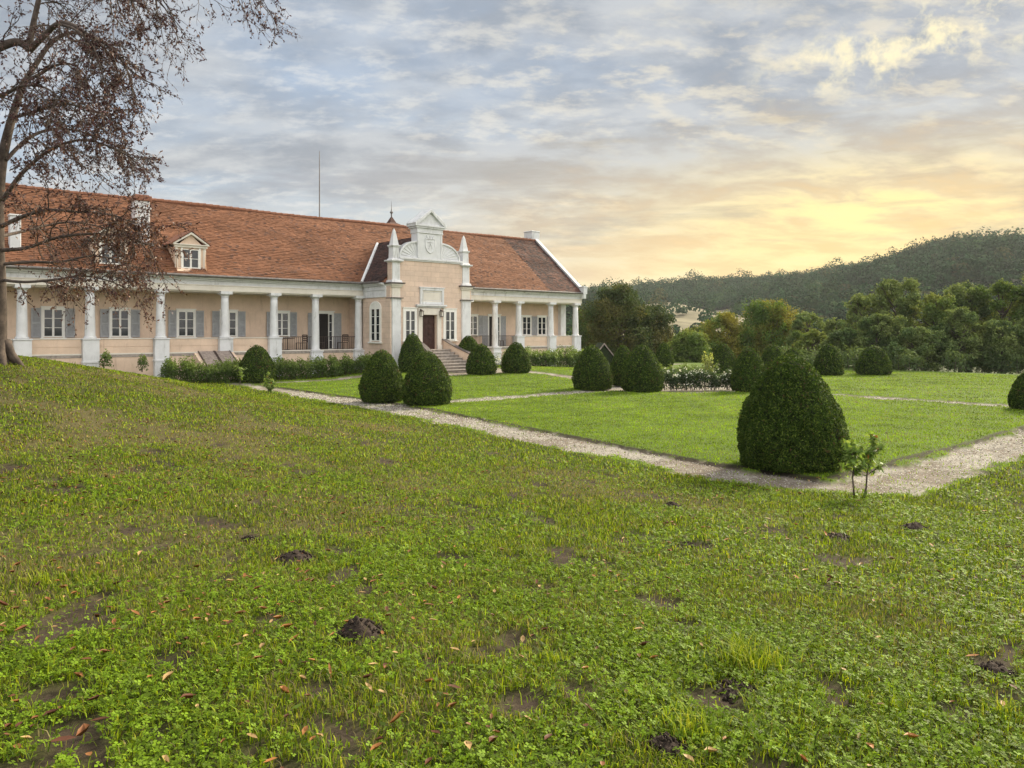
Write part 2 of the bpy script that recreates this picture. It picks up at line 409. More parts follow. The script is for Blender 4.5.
M['ridge'] = mat_plain('ridge_tiles', (.20, .088, .052), .9, .3, 9., .3, 30.)
M['turret'] = mat_plain('dark_turret_tiles', (.085, .045, .036), .9, .3, 9.)
M['coping'] = mat_plain('grey_coping', (.52, .53, .54), .85, .1, 4.)
M['hill'] = mat_attr('hillside', .95, .05, .05, .3, .1, 1.)

# ------------------------------------------------------------------ ground
def lines(*seg):
    return np.unique(np.round(np.concatenate([np.arange(a, b, st) for a, b, st in seg]), 4))
sl_ = lines((-1200, -200, 100), (-200, -40, 20), (-40, -8, 2), (-8, 17, .1), (17, 50, .2), (50, 90, 2), (90, 300, 20), (300, 1250, 100))
dl_ = lines((-1200, -200, 100), (-200, -20, 20), (-20, 2, 1), (2, 12, .16), (12, 46, .1), (46, 90, 2), (90, 300, 20), (300, 1250, 100))
S, D = np.meshgrid(sl_, dl_, indexing='ij'); S = S.ravel(); D = D.ravel()
gx, gy = W(S, D); gz = terrain(S, D)
g = gravel(S, D); so_ = soil(gx, gy)
edge = np.clip(1-np.abs(g-.5)*2, 0, 1)*.0
gz = gz-.055*g-.02*so_
q = lawn_q(S, D)
n1 = fbm(gx*.35, gy*.35, 2.); n2 = fbm(gx*2.5, gy*2.5, 8.)
lawn = np.array([.075, .120, .014]); rough_ = np.array([.042, .050, .014]); dryc = np.array([.115, .090, .045]); earth = np.array([.062, .046, .034])
def dryness(x, y, q, n1):
    """dry brownish bands on the mound and upper slope"""
    s, d = SD(x, y)
    b = fbm(s*.55+3, d*.28, 6.)
    return (.14+.80*sst(n1*.6+b*.55+(fbm(x*2.2, y*2.2, 44.)-.5)*.35, .50, .78))*sst(q, .4, 2.5)*np.interp(d, [10, 30, 42], [1, .85, .35])
dr = dryness(gx, gy, q, n1)
col = np.where((q > .05)[:, None], rough_, lawn)*(.75+.5*n2)[:, None]
col = col*(1-.7*dr[:, None])+dryc*.7*dr[:, None]
gcol = np.array([.28, .26, .225])*(.75+.5*fbm(gx*6, gy*6, 1.))[:, None]
dirt = sst(fbm(gx*1.3, gy*1.3, 12.)*.6+fbm(gx*5, gy*5, 13.)*.4, .40, .60)*.7
gcol = gcol*(1-dirt[:, None])+earth*2*dirt[:, None]
col = col*(1-g[:, None])+gcol*g[:, None]
rim = (np.clip(1-np.abs(g-.35)*3.2, 0, 1)*.8)[:, None]
col = col*(1-rim)+earth*rim
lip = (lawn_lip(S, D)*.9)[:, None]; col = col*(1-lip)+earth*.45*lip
col = col*(1-so_[:, None])+earth*so_[:, None]*(.35+.8*fbm(gx*9, gy*9, 3.))[:, None]
far = sst(np.hypot(gx, gy), 80, 160)[:, None]
col = col*(1-far)+np.array([.06, .075, .03])*far
ni, nj = len(sl_), len(dl_)
idx = np.arange(ni*nj).reshape(ni, nj)
Q = np.stack([idx[:-1, :-1], idx[1:, :-1], idx[1:, 1:], idx[:-1, 1:]], -1).reshape(-1, 4)[:, ::-1]
ground = raw_mesh('ground', np.stack([gx, gy, gz], 1), Q, None, M['ground'], col, smooth=True)
tag(ground, kind='structure')

# ------------------------------------------------------------------ far hills
def hill_mesh():
    azs = np.radians(np.linspace(-60, 80, 300)); rs = np.concatenate([np.linspace(130, 700, 110), np.linspace(720, 1150, 12)])
    Az, Rr = np.meshgrid(azs, rs, indexing='ij')
    return azs, rs, Az, Rr
def hill_z(Az, Rr):
    px = 512+F*np.tan(np.clip(Az, -1.2, 1.2))
    sky_y = np.interp(px, [-600, 200, 500, 583, 620, 660, 700, 750, 800, 840, 870, 900, 930, 965, 1000, 1030, 1100, 1300, 1700],
                      [322, 313, 304, 300, 297, 294, 293, 292, 290, 286, 282, 275, 267, 262, 263, 267, 275, 292, 306])
    Rt = np.interp(px, [300, 600, 760, 900, 1100, 1500], [760, 760, 700, 600, 560, 560])
    top = (HOR-sky_y)/F*Rt/np.cos(Az)*np.cos(Az)*1.0
    t = np.clip((Rr-150)/(Rt-150), 0, 3)
    prof = np.where(t < 1, t**1.25*(1.0), 1-.35*(t-1)**1.2)
    x = Rr*np.sin(Az); y = Rr*np.cos(Az)
    n = ((fbm(x*.008, y*.008, 4.)-.5)*44+(np.abs(fbm(x*.011+9, y*.011, 14., 2)-.5)*-90+10))*np.clip(t, 0, 1)*np.clip(1.0-t, 0, 1)*1.7
    return -6+(top+EYE+6)*prof+n
azs, rs, Az, Rr = hill_mesh()
hz = hill_z(Az, Rr); hx = Rr*np.sin(Az)/np.cos(Az)*np.cos(Az); hy = Rr*np.cos(Az)
def field(x, y):
    a = np.degrees(np.arctan2(x, y)); r = np.hypot(x, y)
    return sst(a, 7.0, 8.5)*sst(a, 19.5, 17.5)*sst(r, 150, 165)*sst(r-90*fbm(x*.02, y*.02, 5.)+(a-9)*5, 500, 470)
hcol = np.array([.014, .022, .010])*(.7+.6*fbm(hx*.02, hy*.02))[..., None]
fm = field(hx, hy)[..., None]
hcol = hcol*(1-fm)+np.array([.21, .19, .125])*fm*(.6+.8*fbm(hx*.04, hy*.15))[..., None]
na, nr = len(azs), len(rs); idx = np.arange(na*nr).reshape(na, nr)
Q = np.stack([idx[:-1, :-1], idx[1:, :-1], idx[1:, 1:], idx[:-1, 1:]], -1).reshape(-1, 4)
hills = raw_mesh('hills', np.stack([hx, hy, hz], -1).reshape(-1, 3), Q, None, M['hill'], hcol.reshape(-1, 3), smooth=True)
tag(hills, kind='structure')
# forest on the hills
nT = 12000
ta = np.radians(rng.uniform(2, 41, nT)); tr_ = np.sqrt(rng.uniform(175**2, 720**2, nT))
tx, ty = tr_*np.sin(ta), tr_*np.cos(ta)
fm = field(tx, ty)
keep = (rng.random(nT) > fm*.965)
ta, tr_, tx, ty = ta[keep], tr_[keep], tx[keep], ty[keep]
tz = hill_z(ta, tr_)
nT = len(tx); per = 100
cr = rng.uniform(2.8, 6.4, nT)*np.clip(tr_/420, .6, 1.1); ch = cr*rng.uniform(.8, 1.35, nT)+(rng.random(nT) < .10)*rng.uniform(1, 5, nT)*np.clip(tr_/450, .3, 1)
dirs = unit(rng.normal(size=(nT, per, 3))); dirs[..., 2] = np.abs(dirs[..., 2])*1.05-.25
rad = .80+.22*rng.random((nT, per))
P = np.stack([tx, ty, tz+ch*.75], 1)[:, None, :]+dirs*rad[..., None]*np.stack([cr, cr, ch], 1)[:, None, :]
kindn = fbm(tx*.012, ty*.012, 7.)[:, None]; rr = rng.random(nT)[:, None]
base = np.where(rr < .80, 0, np.where(rr < .95, 1, 2))
pal = np.array([[.022, .056, .020], [.040, .076, .024], [.062, .066, .026]])
tc_ = pal[base[:, 0]]*(.20+.75*rng.random((nT, 1))+.75*kindn)
lc = np.repeat(tc_[:, None, :], per, 1)*(.75+.5*rng.random((nT, per, 1)))
V, Q = leaves(P.reshape(-1, 3), dirs.reshape(-1, 3)*1.2, 1.25, 1.05, spread=.32)
forest = raw_mesh('forest', V, Q, None, M['wood'], np.repeat(lc.reshape(-1, 3), 4, 0))
tag(forest, 'dark green deciduous forest covering the far hills', 'forest', kind='stuff')
# ------------------------------------------------------------------ the manor house
hx0, hy0 = W(0, 0)
house = empty('manor_house', (hx0, hy0, 0), math.pi/2-A)
tag(house, 'long single-storey peach manor house with white columns and red tiled roof', 'house')
ZF, ZP, ZC, ZE = 1.45, 2.24, 4.68, 5.55      # terrace floor, parapet top, column top, eave
LD = -1.6                                      # back wall of the colonnade
S0, S1 = -9.5, 43.35
PS0, PS1, PD = 24.24, 30.24, 3.2
SL = .828
def roof_z(d): return ZE+(.5-d)*SL

def tiles(name, o, ua, vb, nu, nv, light, dark, frac, mat, clip=None, lift=.022, seed=1):
    """courses of flat tiles on the plane o + a*ua + b*vb (house coordinates s, d, z), each tile tilted on the course below"""
    r = np.random.default_rng(seed)
    ua = np.array(ua, float); vb = np.array(vb, float); o = np.array(o, float)
    nrm = np.cross(ua, vb); nrm /= np.linalg.norm(nrm)
    if nrm[2] < 0: nrm = -nrm
    I, J = np.meshgrid(np.arange(nu), np.arange(nv), indexing='ij'); I = I.ravel().astype(float); J = J.ravel().astype(float)
    off = (J % 2)*.5
    a0 = (I+off)/nu; a1 = (I+off+1)/nu; b0 = J/nv; b1 = (J+1.12)/nv
    if clip is not None:
        k = clip((a0+a1)/2, (b0+b1)/2); a0, a1, b0, b1, I, J = a0[k], a1[k], b0[k], b1[k], I[k], J[k]
    n = len(a0); a1 = np.minimum(a1, 1.0+.5/nu)
    jt = lambda m: r.normal(size=n)*m
    l0 = lift+jt(.006); l1 = jt(.004); sk = jt(.0006)
    wav = (fbm(I*.05, J*.11, seed)-.5)*.11
    def P(a, b, l): return o+a[:, None]*ua+b[:, None]*vb+(l+wav)[:, None]*nrm
    V = np.stack([P(a0, b0+jt(.06)/nv, l0), P(a1-.04/nu, b0+jt(.06)/nv, l0+jt(.004)), P(a1-.04/nu, b1, l1), P(a0, b1, l1)], 1)
    # front lip of each tile
    Lw = np.stack([V[:, 0]-.024*nrm, V[:, 1]-.024*nrm, V[:, 1], V[:, 0]], 1)
    t = r.random(n); streak = fbm(I*.07, J*.10, seed+3); blot = fbm(I*.33, J*.4, seed+5)
    L = np.array(light); Dk = np.array(dark)
    c = L[None, :]*(.80+.38*r.random(n))[:, None]
    c = c*(1-.22*sst(streak, .5, .75)[:, None])
    m = (t < frac*(.4+1.4*sst(blot, .35, .7)))[:, None]
    c = np.where(m, Dk*(.6+.8*r.random(n))[:, None], c)
    pl_ = (r.random(n) < .02)[:, None]; c = np.where(pl_, c*1.35, c)
    VV = np.concatenate([V, Lw]).reshape(-1, 3); VV[:, 1] *= -1
    cc = np.repeat(np.concatenate([c, c*.75]), 4, 0)
    return raw_mesh(name, VV, np.arange(len(VV)).reshape(-1, 4), None, mat, cc, house)
RUN = .5+4.96
LIGHT, DARK = (.170, .076, .042), (.105, .052, .036)
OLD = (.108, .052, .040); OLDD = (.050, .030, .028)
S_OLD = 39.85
def main_clip(lo, hi):
    def f(a, b):
        s = lo+a*(hi-lo); d = .5-b*RUN
        # leave the valley of the porch roof open
        return ~((s > PS0-.2+(.5-d)*.98) & (s < PS1+.2-(.5-d)*.98) & (d > -2.4))
    return f
tiles('roof', (S0, .5, ZE), (S_OLD-S0, 0, 0), (0, -RUN, RUN*SL), 270, 46, LIGHT, DARK, .10, M['tile'], main_clip(S0, S_OLD), seed=11)
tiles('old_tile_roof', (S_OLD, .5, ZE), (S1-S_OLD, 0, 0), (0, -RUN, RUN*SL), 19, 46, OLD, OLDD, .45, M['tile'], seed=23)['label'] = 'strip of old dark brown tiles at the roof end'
b = MB(); b.xprism([(.45, ZE-.06), (-4.96, ZE-.06+5.41*SL), (-10.4, ZE-.06), (.45, ZE-.10)], S0, S1-.02); b.build('roof_slab', M['brick'], house)
# ridge tiles
b = MB(); a = S0; rr_ = np.random.default_rng(5)
while a < S1-.3:
    z = roof_z(-4.96)-.03+rr_.normal()*.006+.035*math.sin(a*.5); b.tube([(a, -4.96, z), (a+.42, -4.96, z+.02)], [.12, .135], 8); a += .40
b.build('ridge', M['ridge'], house)
# gutter and eaves
b = MB(); b.tube([(S0, .52, ZE-.02), (PS0-.28, .52, ZE-.05)], .075, 8); b.tube([(PS1+.3, .52, ZE-.03), (S1+.25, .52, ZE-.03)], .075, 8); b.build('gutter', M['zinc'], house)
# right gable parapet
def rp(d, dz): return (d, roof_z(d)+dz)
b = MB(); b.xprism([rp(.62, -.35), rp(.62, .13), rp(-4.96, .15), (-10.6, ZE+.2), (-10.6, ZE-.4)], S1, S1+.27); gp = b.build('gable_parapet', M['white'], house, .02)
b = MB(); b.xprism([rp(.66, .14), rp(.66, .19), rp(-4.96, .21), rp(-4.96, .15)], S1-.04, S1+.32); b.build('coping', M['coping'], gp)
b = MB(); b.box(S1-.05, S1+.36, .2, .66, ZE-.1, ZE+.42); b.box(S1-.09, S1+.42, .16, .70, ZE+.42, ZE+.50); b.build('kneeler', M['white'], gp, .02)
b = MB(); b.box(S1-.35, S1+.5, -5.9, -4.9, 9.5, 10.78); b.box(S1-.39, S1+.54, -5.94, -4.86, 10.78, 10.88); b.build('chimney', M['white'], house, .02)
# chimney by the left dormers
b = MB(); b.box(11.66, 12.40, -2.3, -1.55, 6.6, 9.45); b.box(11.6, 12.46, -2.36, -1.49, 9.02, 9.12); ch = b.build('chimney', M['white'], house, .02)
b = MB(); b.box(11.58, 12.48, -2.38, -1.47, 9.45, 9.72); b.box(11.68, 12.38, -2.28, -1.57, 9.72, 9.78); b.build('brick_cap', M['brick'], ch, .015)
b = MB(); b.box(11.52, 12.54, -2.4, -1.32, 7.02, 7.25); b.build('flashing', M['zinc'], ch, .02)

# walls
b = MB(); b.box(S0, PS0+.1, -10.3, LD, -.5, 5.4); b.box(PS0+.1, S1-.05, -10.3, LD, -.5, 5.4); b.build('wall', M['peach'], house)
b = MB(); b.box(S0, PS0, LD-.01, .02, ZF-.15, ZF); b.box(PS1, S1, LD-.01, .02, ZF-.15, ZF); b.build('terrace_floor', M['stone'], house)
b = MB(); b.box(S0, PS0, -.25, .0, -.6, ZF-.155); b.box(PS1, S1, -.25, .0, -.6, ZF-.155); b.box(S1-.25, S1, -10.3, -.255, -.6, ZF-.155); b.build('plinth', M['peach'], house)
b = MB(); b.box(S0, PS0, LD, .1, ZC+.0, ZC+.06); b.box(PS1, S1, LD, .1, ZC, ZC+.06); b.build('soffit', M['cream'], house)
# entablature
def entab(a0, a1, b):
    b.box(a0, a1, -.34, .20, ZC+.062, 5.02); 
    b.box(a0, a1, -.34, .23, 5.02, 5.07)
b = MB(); entab(S0, PS0, b); entab(PS1, S1+.22, b); b.box(S1-.34, S1+.195, -10.3, -.345, ZC+.062, 5.02); b.build('architrave', M['cream'], house, .008)
b = MB()
for a0, a1 in ((S0, PS0-.05), (PS1+.05, S1+.25)):
    b.box(a0, a1, -.34, .17, 5.072, 5.28); b.box(a0, a1, -.34, .26, 5.28, 5.36); b.box(a0, a1, -.34, .38, 5.36, 5.45); b.box(a0, a1, -.34, .45, 5.45, 5.50)
b.box(S1-.2, S1+.17, -10.3, -.345, 5.072, 5.28); b.box(S1-.2, S1+.3, -10.3, -.345, 5.28, 5.45)
b.build('cornice', M['white'], house, .008)

def column(s, d=0.0, low=False, half=False):
    z0 = ZF if low else ZP
    b = MB(); zt = ZC-.27
    prof = [(.245, z0+.10)]+[(.235-.045*(k/8)**1.4, z0+.12+(zt-z0-.12)*k/8) for k in range(9)]
    b.lathe(s, d, prof, 22); co = b.build('column', M['white'], house, smooth=True)
    b = MB(); b.lathe(s, d, [(.27, z0+.0), (.29, z0+.03), (.29, z0+.07), (.25, z0+.1)], 22); b.build('base', M['white'], co, smooth=True)
    b = MB(); b.lathe(s, d, [(.19, zt), (.215, zt+.02), (.20, zt+.045), (.20, zt+.08), (.23, zt+.11), (.275, zt+.16), (.28, zt+.18)], 22); b.box(s-.31, s+.31, d-.31, d+.31, zt+.18, ZC+.06)
    b.build('capital', M['white'], co)
    w_ = .36
    b = MB(); b.box(s-w_, s+w_, d-.30, d+.27, -.6, (ZF if low else ZP)-.07); b.box(s-w_-.04, s+w_+.04, d-.34, d+.31, (ZF if low else ZP)-.07, (ZF if low else ZP)); 
    b.box(s-w_-.03, s+w_+.03, d-.32, d+.30, ZF-.42, ZF-.3)
    b.build('pedestal', M['white'], co, .012)
    return co
COLS = [(-8.6, 0), (-5.3, 0), (-2.3, 0), (.55, 0), (3.5, 0), (6.38, 0), (9.21, 0), (12.47, 0), (15.78, 0), (18.57, 0), (21.12, 1), (23.98, 1), (30.6, 1), (32.45, 1), (34.91, 1), (37.14, 0), (40.38, 0), (43.05, 0)]
for s, lw in COLS: column(s, 0, bool(lw))
b = MB(); b.box(42.75, 43.3, LD-.1, LD+.32, ZF, ZC+.0); b.build('pilaster', M['white'], house, .01)
b = MB(); b.box(5.2, 5.75, LD, LD+.12, ZF, ZC); b.build('pilaster', M['cream'], house, .01)
# parapets between the pedestals
def parapet(a0, a1, fr='front', at=0.):
    b = MB(fr, at)
    b.box(a0, a1, -.2, .0, ZF+.05, 1.80); b.box(a0, a1, -.2, -.012, 1.80, 1.825); b.box(a0, a1, -.2, .0, 1.825, ZP-.045)
    p = b.build('parapet', M['peach'], house, .004)
    b = MB(fr, at); b.box(a0, a1, -.24, .035, ZP-.043, ZP); b.build('coping', M['cream'], p, .006)
    b = MB(fr, at); b.box(a0, a1, -.2, .03, ZF-.02, ZF+.048); b.build('string_course', M['cream'], p, .006)
seq = [c[0] for c in COLS[:10]]
for u_, v_ in zip(seq[:-1], seq[1:]): parapet(u_+.37, v_-.37)
parapet(37.14+.37, 40.38-.37); parapet(40.38+.37, 43.05-.37)
parapet(LD+.35, -.32, 'end', S1)
def railing(a0, a1):
    b = MB(); b.box(a0, a1, -.03, .01, ZP+.0, ZP+.035); b.box(a0, a1, -.02, .0, ZF+.08, ZF+.10); n = int((a1-a0)/.115)
    for k in range(1, n): x = a0+(a1-a0)*k/n; b.box(x-.009, x+.009, -.019, -.001, ZF+.10, ZP)
    b.build('railing', M['iron'], house)
    b = MB(); b.box(a0, a1, -.2, .0, ZF-.0, ZF+.05); b.build('coping', M['cream'], house, .006)
railing(18.57+.33, 21.12-.24); railing(21.12+.24, 23.98-.24); railing(32.45+.24, 34.91-.24); railing(34.91+.24, 37.14-.33)

# windows
def leaf_frame(b, a0, a1, f, z0, z1, rows, st=.045, mt=.026, mid=False):
    """one casement leaf: stiles, rails, muntins"""
    b.box(a0, a0+st, f-.06, f-.01, z0, z1); b.box(a1-st, a1, f-.06, f-.01, z0, z1)
    b.box(a0+st, a1-st, f-.06, f-.01, z0, z0+st*1.2); b.box(a0+st, a1-st, f-.06, f-.01, z1-st, z1)
    for k in range(1, rows): z = z0+(z1-z0)*k/rows; b.box(a0+st, a1-st, f-.055, f-.018, z-mt/2, z+mt/2)
    if mid: x = (a0+a1)/2; b.box(x-mt/2, x+mt/2, f-.055, f-.018, z0+st, z1-st)
def window(a0, a1, z0, z1, f, fr='front', at=0., rows=3, shutters=True, surround=.09, curtain=False, parent=None, sh=.42):
    par = parent or house; sur = surround
    b = MB(fr, at); b.box(a0-sur, a0, f+.003, f+.05, z0-sur*.4, z1+sur); b.box(a1, a1+sur, f+.003, f+.05, z0-sur*.4, z1+sur); b.box(a0, a1, f+.003, f+.05, z1, z1+sur)
    b.box(a0-sur-.03, a1+sur+.03, f+.003, f+.09, z1+sur, z1+sur+.045)
    am = (a0+a1)/2
    g_ = f+.07
    leaf_frame(b, a0, am-.002, g_, z0, z1, rows); leaf_frame(b, am+.002, a1, g_, z0, z1, rows)
    wf = b.build('window', M['frame'], par, .004)
    if parent is None:
        b = MB(fr, at); b.box(a0+.02, a1-.02, f+.004, g_-.04, z0+.02, z1-.02); b.build('pane', M['glass'], wf)
        b = MB(fr, at); b.box(a0-sur-.05, a1+sur+.05, f+.003, f+.15, z0-.09, z0-.035); b.build('sill', M['frame'], wf, .006)
    if curtain:
        pass
    if shutters:
        for x0, x1 in ((a0-sur-sh-.01, a0-sur-.01), (a1+sur+.01, a1+sur+sh+.01)):
            b = MB(fr, at); y = f+.055
            b.box(x0, x0+.06, y, y+.04, z0-.02, z1+.04); b.box(x1-.06, x1, y, y+.04, z0-.02, z1+.04)
            for z in (z0-.02, (z0+z1)/2-.04, z1-.03): b.box(x0+.06, x1-.06, y, y+.04, z, z+.07)
            n = int((z1-z0)/.062)
            for k in range(n):
                z = z0+.05+(z1-z0-.09)*k/n; b.add([(x0+.06, y+.006, z+.035), (x1-.06, y+.006, z+.035), (x1-.06, y+.034, z), (x0+.06, y+.034, z), (x0+.06, y+.001, z+.03), (x1-.06, y+.001, z+.03), (x1-.06, y+.029, z-.005), (x0+.06, y+.029, z-.005)],
                                              [(0, 1, 2, 3), (4, 5, 6, 7), (0, 1, 5, 4), (1, 2, 6, 5), (2, 3, 7, 6), (3, 0, 4, 7)])
            b.box(x0+.06, x1-.06, y-.002, y+.003, z0, z1)
            b.build('shutter', M['shutter'], wf)
    return wf
WZ0, WZ1 = 2.30, 3.68
for c_ in (-7., -3.8, -.9, 2.0, 5.0, 7.93, 10.95, 14.26, 16.6, 19.75, 39.35, 40.95): window(c_-.42, c_+.42, WZ0, WZ1, LD)
window(34.15-.40, 34.15+.40, WZ0, WZ1, LD)
# terrace doors
def terrace_door(c_):
    b = MB(); b.box(c_-.6, c_-.5, LD+.003, LD+.06, ZF, 3.78); b.box(c_+.5, c_+.6, LD+.003, LD+.06, ZF, 3.78); b.box(c_-.5, c_+.5, LD+.003, LD+.06, 3.66, 3.78); b.box(c_-.66, c_+.66, LD+.003, LD+.1, 3.78, 3.84)
    d = b.build('terrace_door', M['frame'], house, .005)
    b = MB(); b.box(c_-.5, c_+.22, LD+.003, LD+.012, ZF, 3.66); b.build('doorway_shade', M['dark'], d)  # thin dark sheet on the solid wall, painted shade of the room behind
    b = MB(); leaf_frame(b, c_+.22, c_+.5, LD+.1, ZF+.02, 3.66, 4); b.build('door_leaf', M['frame'], d)
    b = MB(); b.box(c_+.25, c_+.47, LD+.02, LD+.055, ZF+.05, 3.62); b.build('pane', M['glass'], d)
    for x0, x1 in ((c_-1.12, c_-.62), (c_+.62, c_+1.12)):
        b = MB(); b.box(x0, x1, LD+.01, LD+.03, ZF+.03, 3.7); b.box(x0, x0+.06, LD+.03, LD+.055, ZF+.03, 3.7); b.box(x1-.06, x1, LD+.03, LD+.055, ZF+.03, 3.7)
        for z in np.arange(ZF+.05, 3.65, .07): b.box(x0+.06, x1-.06, LD+.03, LD+.047, z, z+.05)
        b.build('shutter', M['shutter'], d)
terrace_door(22.55); terrace_door(36.15)
# dormers
def dormer(c_):
    a0, a1 = c_-.75, c_+.75; f = .02; zb, ze, za = 5.72, 7.0, 7.78
    b = MB(); dd = lambda z: .5-(z-ZE)/SL
    b.xprism([(f, zb), (f, ze), (dd(ze), ze), (dd(zb), zb)], a0, a1)
    b.prism([(a0-.0, ze), (a1, ze), (c_, za-.09)], f-.30, f)
    dm = b.build('dormer', M['peach'], house)
    b = MB(); b.box(a0-.1, a1+.1, f-.02, f+.10, ze-.02, ze+.1); b.box(a0-.18, a1+.18, f-.02, f+.17, ze+.1, ze+.16)
    for sg in (-1, 1):
        x0 = c_+sg*.95; b.prism([(x0, ze+.16), (c_, za+.02), (c_, za-.10), (x0-sg*.14, ze+.16)], f-.02, f+.17)
    b.box(a0-.04, a0+.1, f, f+.035, zb, ze-.02); b.box(a1-.1, a1+.04, f, f+.035, zb, ze-.02)
    b.build('pediment', M['cream'], dm, .008)
    b = MB()
    for sg in (-1, 1):
        x0 = c_+sg*1.02; zr0, zr1 = ze+.13, za+.06
        vs = [(x0, f+.2, zr0), (c_, f+.2, zr1), (c_, dd(zr1)-.1, zr1), (x0, dd(zr0)-.1, zr0)]
        b.add(vs+[(v[0], v[1], v[2]+.05) for v in vs], [(0, 1, 2, 3), (4, 5, 6, 7), (0, 1, 5, 4), (1, 2, 6, 5), (2, 3, 7, 6), (3, 0, 4, 7)])
    b.build('dormer_roof', M['brick'], dm)
    b = MB(); am = c_; z0, z1 = zb+.18, ze-.1
    leaf_frame(b, c_-.42, am-.003, f+.075, z0, z1, 2); leaf_frame(b, am+.003, c_+.42, f+.075, z0, z1, 2); b.box(c_-.5, c_-.42, f+.003, f+.08, z0-.06, z1+.06); b.box(c_+.42, c_+.5, f+.003, f+.08, z0-.06, z1+.06); b.box(c_-.5, c_+.5, f+.003, f+.10, z0-.1, z0-.06)
    b.build('window', M['frame'], dm, .004)
    b = MB(); b.box(c_-.41, c_+.41, f+.004, f+.03, z0+.01, z1-.01); b.build('pane', M['glass'], dm)
for c_ in (13.96, 10.1): dormer(c_)
b = MB(); b.box(5.98, 6.42, -.95, -.45, 6.2, 7.95); b.box(5.94, 6.46, -.99, -.41, 7.95, 8.04); b.build('chimney', M['white'], house, .02)

# ---- porch
b = MB(); b.box(PS0, PS1, LD, PD-.5, -.6, 5.0)
b.box(PS0, 26.48, PD-.5, PD, -.6, 3.57); b.box(27.55, PS1, PD-.5, PD, -.6, 3.57); b.box(26.48, 27.55, PD-.5, PD, -.6, 1.49)
b.box(PS0, PS1, PD-.5, PD, 3.57, 5.45); b.box(PS0+.1, PS1-.1, PD-.45, PD-.003, 5.45, 6.78)
b.build('porch_wall', M['peach_ash'], house)
# corner pilasters, entablature blocks and obelisks
for s0_, s1_ in ((24.34, 24.92), (29.46, 30.14)):
    c_ = (s0_+s1_)/2
    b = MB(); b.box(s0_, s1_, PD-.20, PD+.12, .95, 4.44); b.box(s0_-.04, s1_+.04, PD-.2, PD+.16, .2, .95); b.box(s0_-.02, s1_+.02, PD-.32, PD+.10, 4.36, 4.40); b.box(s0_-.05, s1_+.05, PD-.35, PD+.13, 4.44, 4.52)
    pi = b.build('pilaster', M['white'], house, .012)
    b = MB(); b.box(s0_-.12, s1_+.12, PD-.42, PD+.22, 4.52, 4.57); b.build('ledge', M['darkstone'], pi)
    b = MB(); b.box(s0_+.0, s1_-.02, PD-.40, PD+.07, 4.572, 5.16); b.box(s0_-.05, s1_+.05, PD-.46, PD+.13, 5.16, 5.26); b.box(s0_-.11, s1_+.11, PD-.52, PD+.20, 5.26, 5.38); b.build('entablature_block', M['cream'], pi, .01)
    b = MB(); b.box(s0_-.2, s1_+.2, PD-.6, PD+.28, 5.38, 5.45); b.build('ledge', M['darkstone'], pi)
    b = MB(); e = PD-.2
    b.frustum(c_, e, 5.452, 5.60, .74, .66); b.frustum(c_, e, 5.60, 6.62, .52, .50); b.frustum(c_, e, 6.62, 6.70, .56, .72); b.frustum(c_, e, 6.70, 6.78, .84, .84); b.frustum(c_, e, 6.78, 6.88, .62, .52)
    b.frustum(c_, e, 6.88, 7.52, .46, .44); b.frustum(c_, e, 7.52, 7.60, .46, .56); b.frustum(c_, e, 7.60, 7.66, .58, .58); b.frustum(c_, e, 7.66, 8.46, .42, .16); b.frustum(c_, e, 8.46, 8.64, .16, .03)
    b.build('obelisk', M['white'], house, .008)
# side entablature of the porch
b = MB(); b.box(PS0-.06, PS0+.3, .26, PD-.41, 4.60, 5.02); b.box(PS0-.10, PS0+.3, .26, PD-.41, 5.02, 5.08); b.box(PS0-.07, PS0+.3, .26, PD-.41, 5.08, 5.28); b.box(PS0-.17, PS0+.3, .3, PD-.53, 5.28, 5.36); b.box(PS0-.26, PS0+.3, .34, PD-.53, 5.36, 5.45)
b.build('porch_cornice', M['white'], house, .008)
b = MB(); b.box(PS1-.3, PS1+.1, .26, PD-.42, 4.60, 5.28); b.box(PS1-.3, PS1+.26, .3, PD-.53, 5.28, 5.45)
b.build('porch_cornice', M['white'], house, .008)
b = MB(); b.tube([(PS0-.30, .56, ZE-.05), (PS0-.30, PD-.75, ZE-.07)], .07, 8); b.tube([(PS0-.1, .12, ZE-.1), (PS0-.08, .10, 4.6), (PS0-.08, .1, .4)], .05, 8); b.build('downpipe', M['zinc'], house)
# porch roof
PC = (PS0+PS1)/2; HW = PC-PS0+.3; RZ = HW*.9
PB = -3.2
def pclip(a, b_): return (b_ > -1)
L_ = math.hypot(HW, RZ)
for sg, nm in ((1, 'porch_roof'), (-1, 'porch_roof')):
    d0, d1 = PD-.40, PB
    def cl(a, b_):
        d = d0+a*(d1-d0); z = ZE-.03+b_*RZ
        return z > ZE+(.5-d)*SL-.12
    tiles(nm, (PC-sg*HW, d0, ZE-.03), (0, d1-d0, 0), (sg*HW, 0, RZ), 34, 24, (.070, .036, .031), (.035, .022, .022), .4, M['tile'], cl, seed=31+sg)
b = MB(); b.prism([(PC-HW+.06, ZE-.08), (PC+HW-.06, ZE-.08), (PC, ZE-.1+RZ-.05)], -1.2, PD-.5); b.build('roof_core', M['brick'], house)
# white mortar along the valley
vs = []
for t in np.linspace(0, 1, 9):
    x = PC-HW+t*HW*.97; z = ZE-.03+t*.97*RZ; d = .5-(z-ZE)/SL; vs.append((x-.03, d, z+.04))
b = MB(); b.tube(vs, .10, 6); b.tube([(2*PC-v[0], v[1], v[2]) for v in vs], .10, 6); b.build('valley_mortar', M['white'], house)
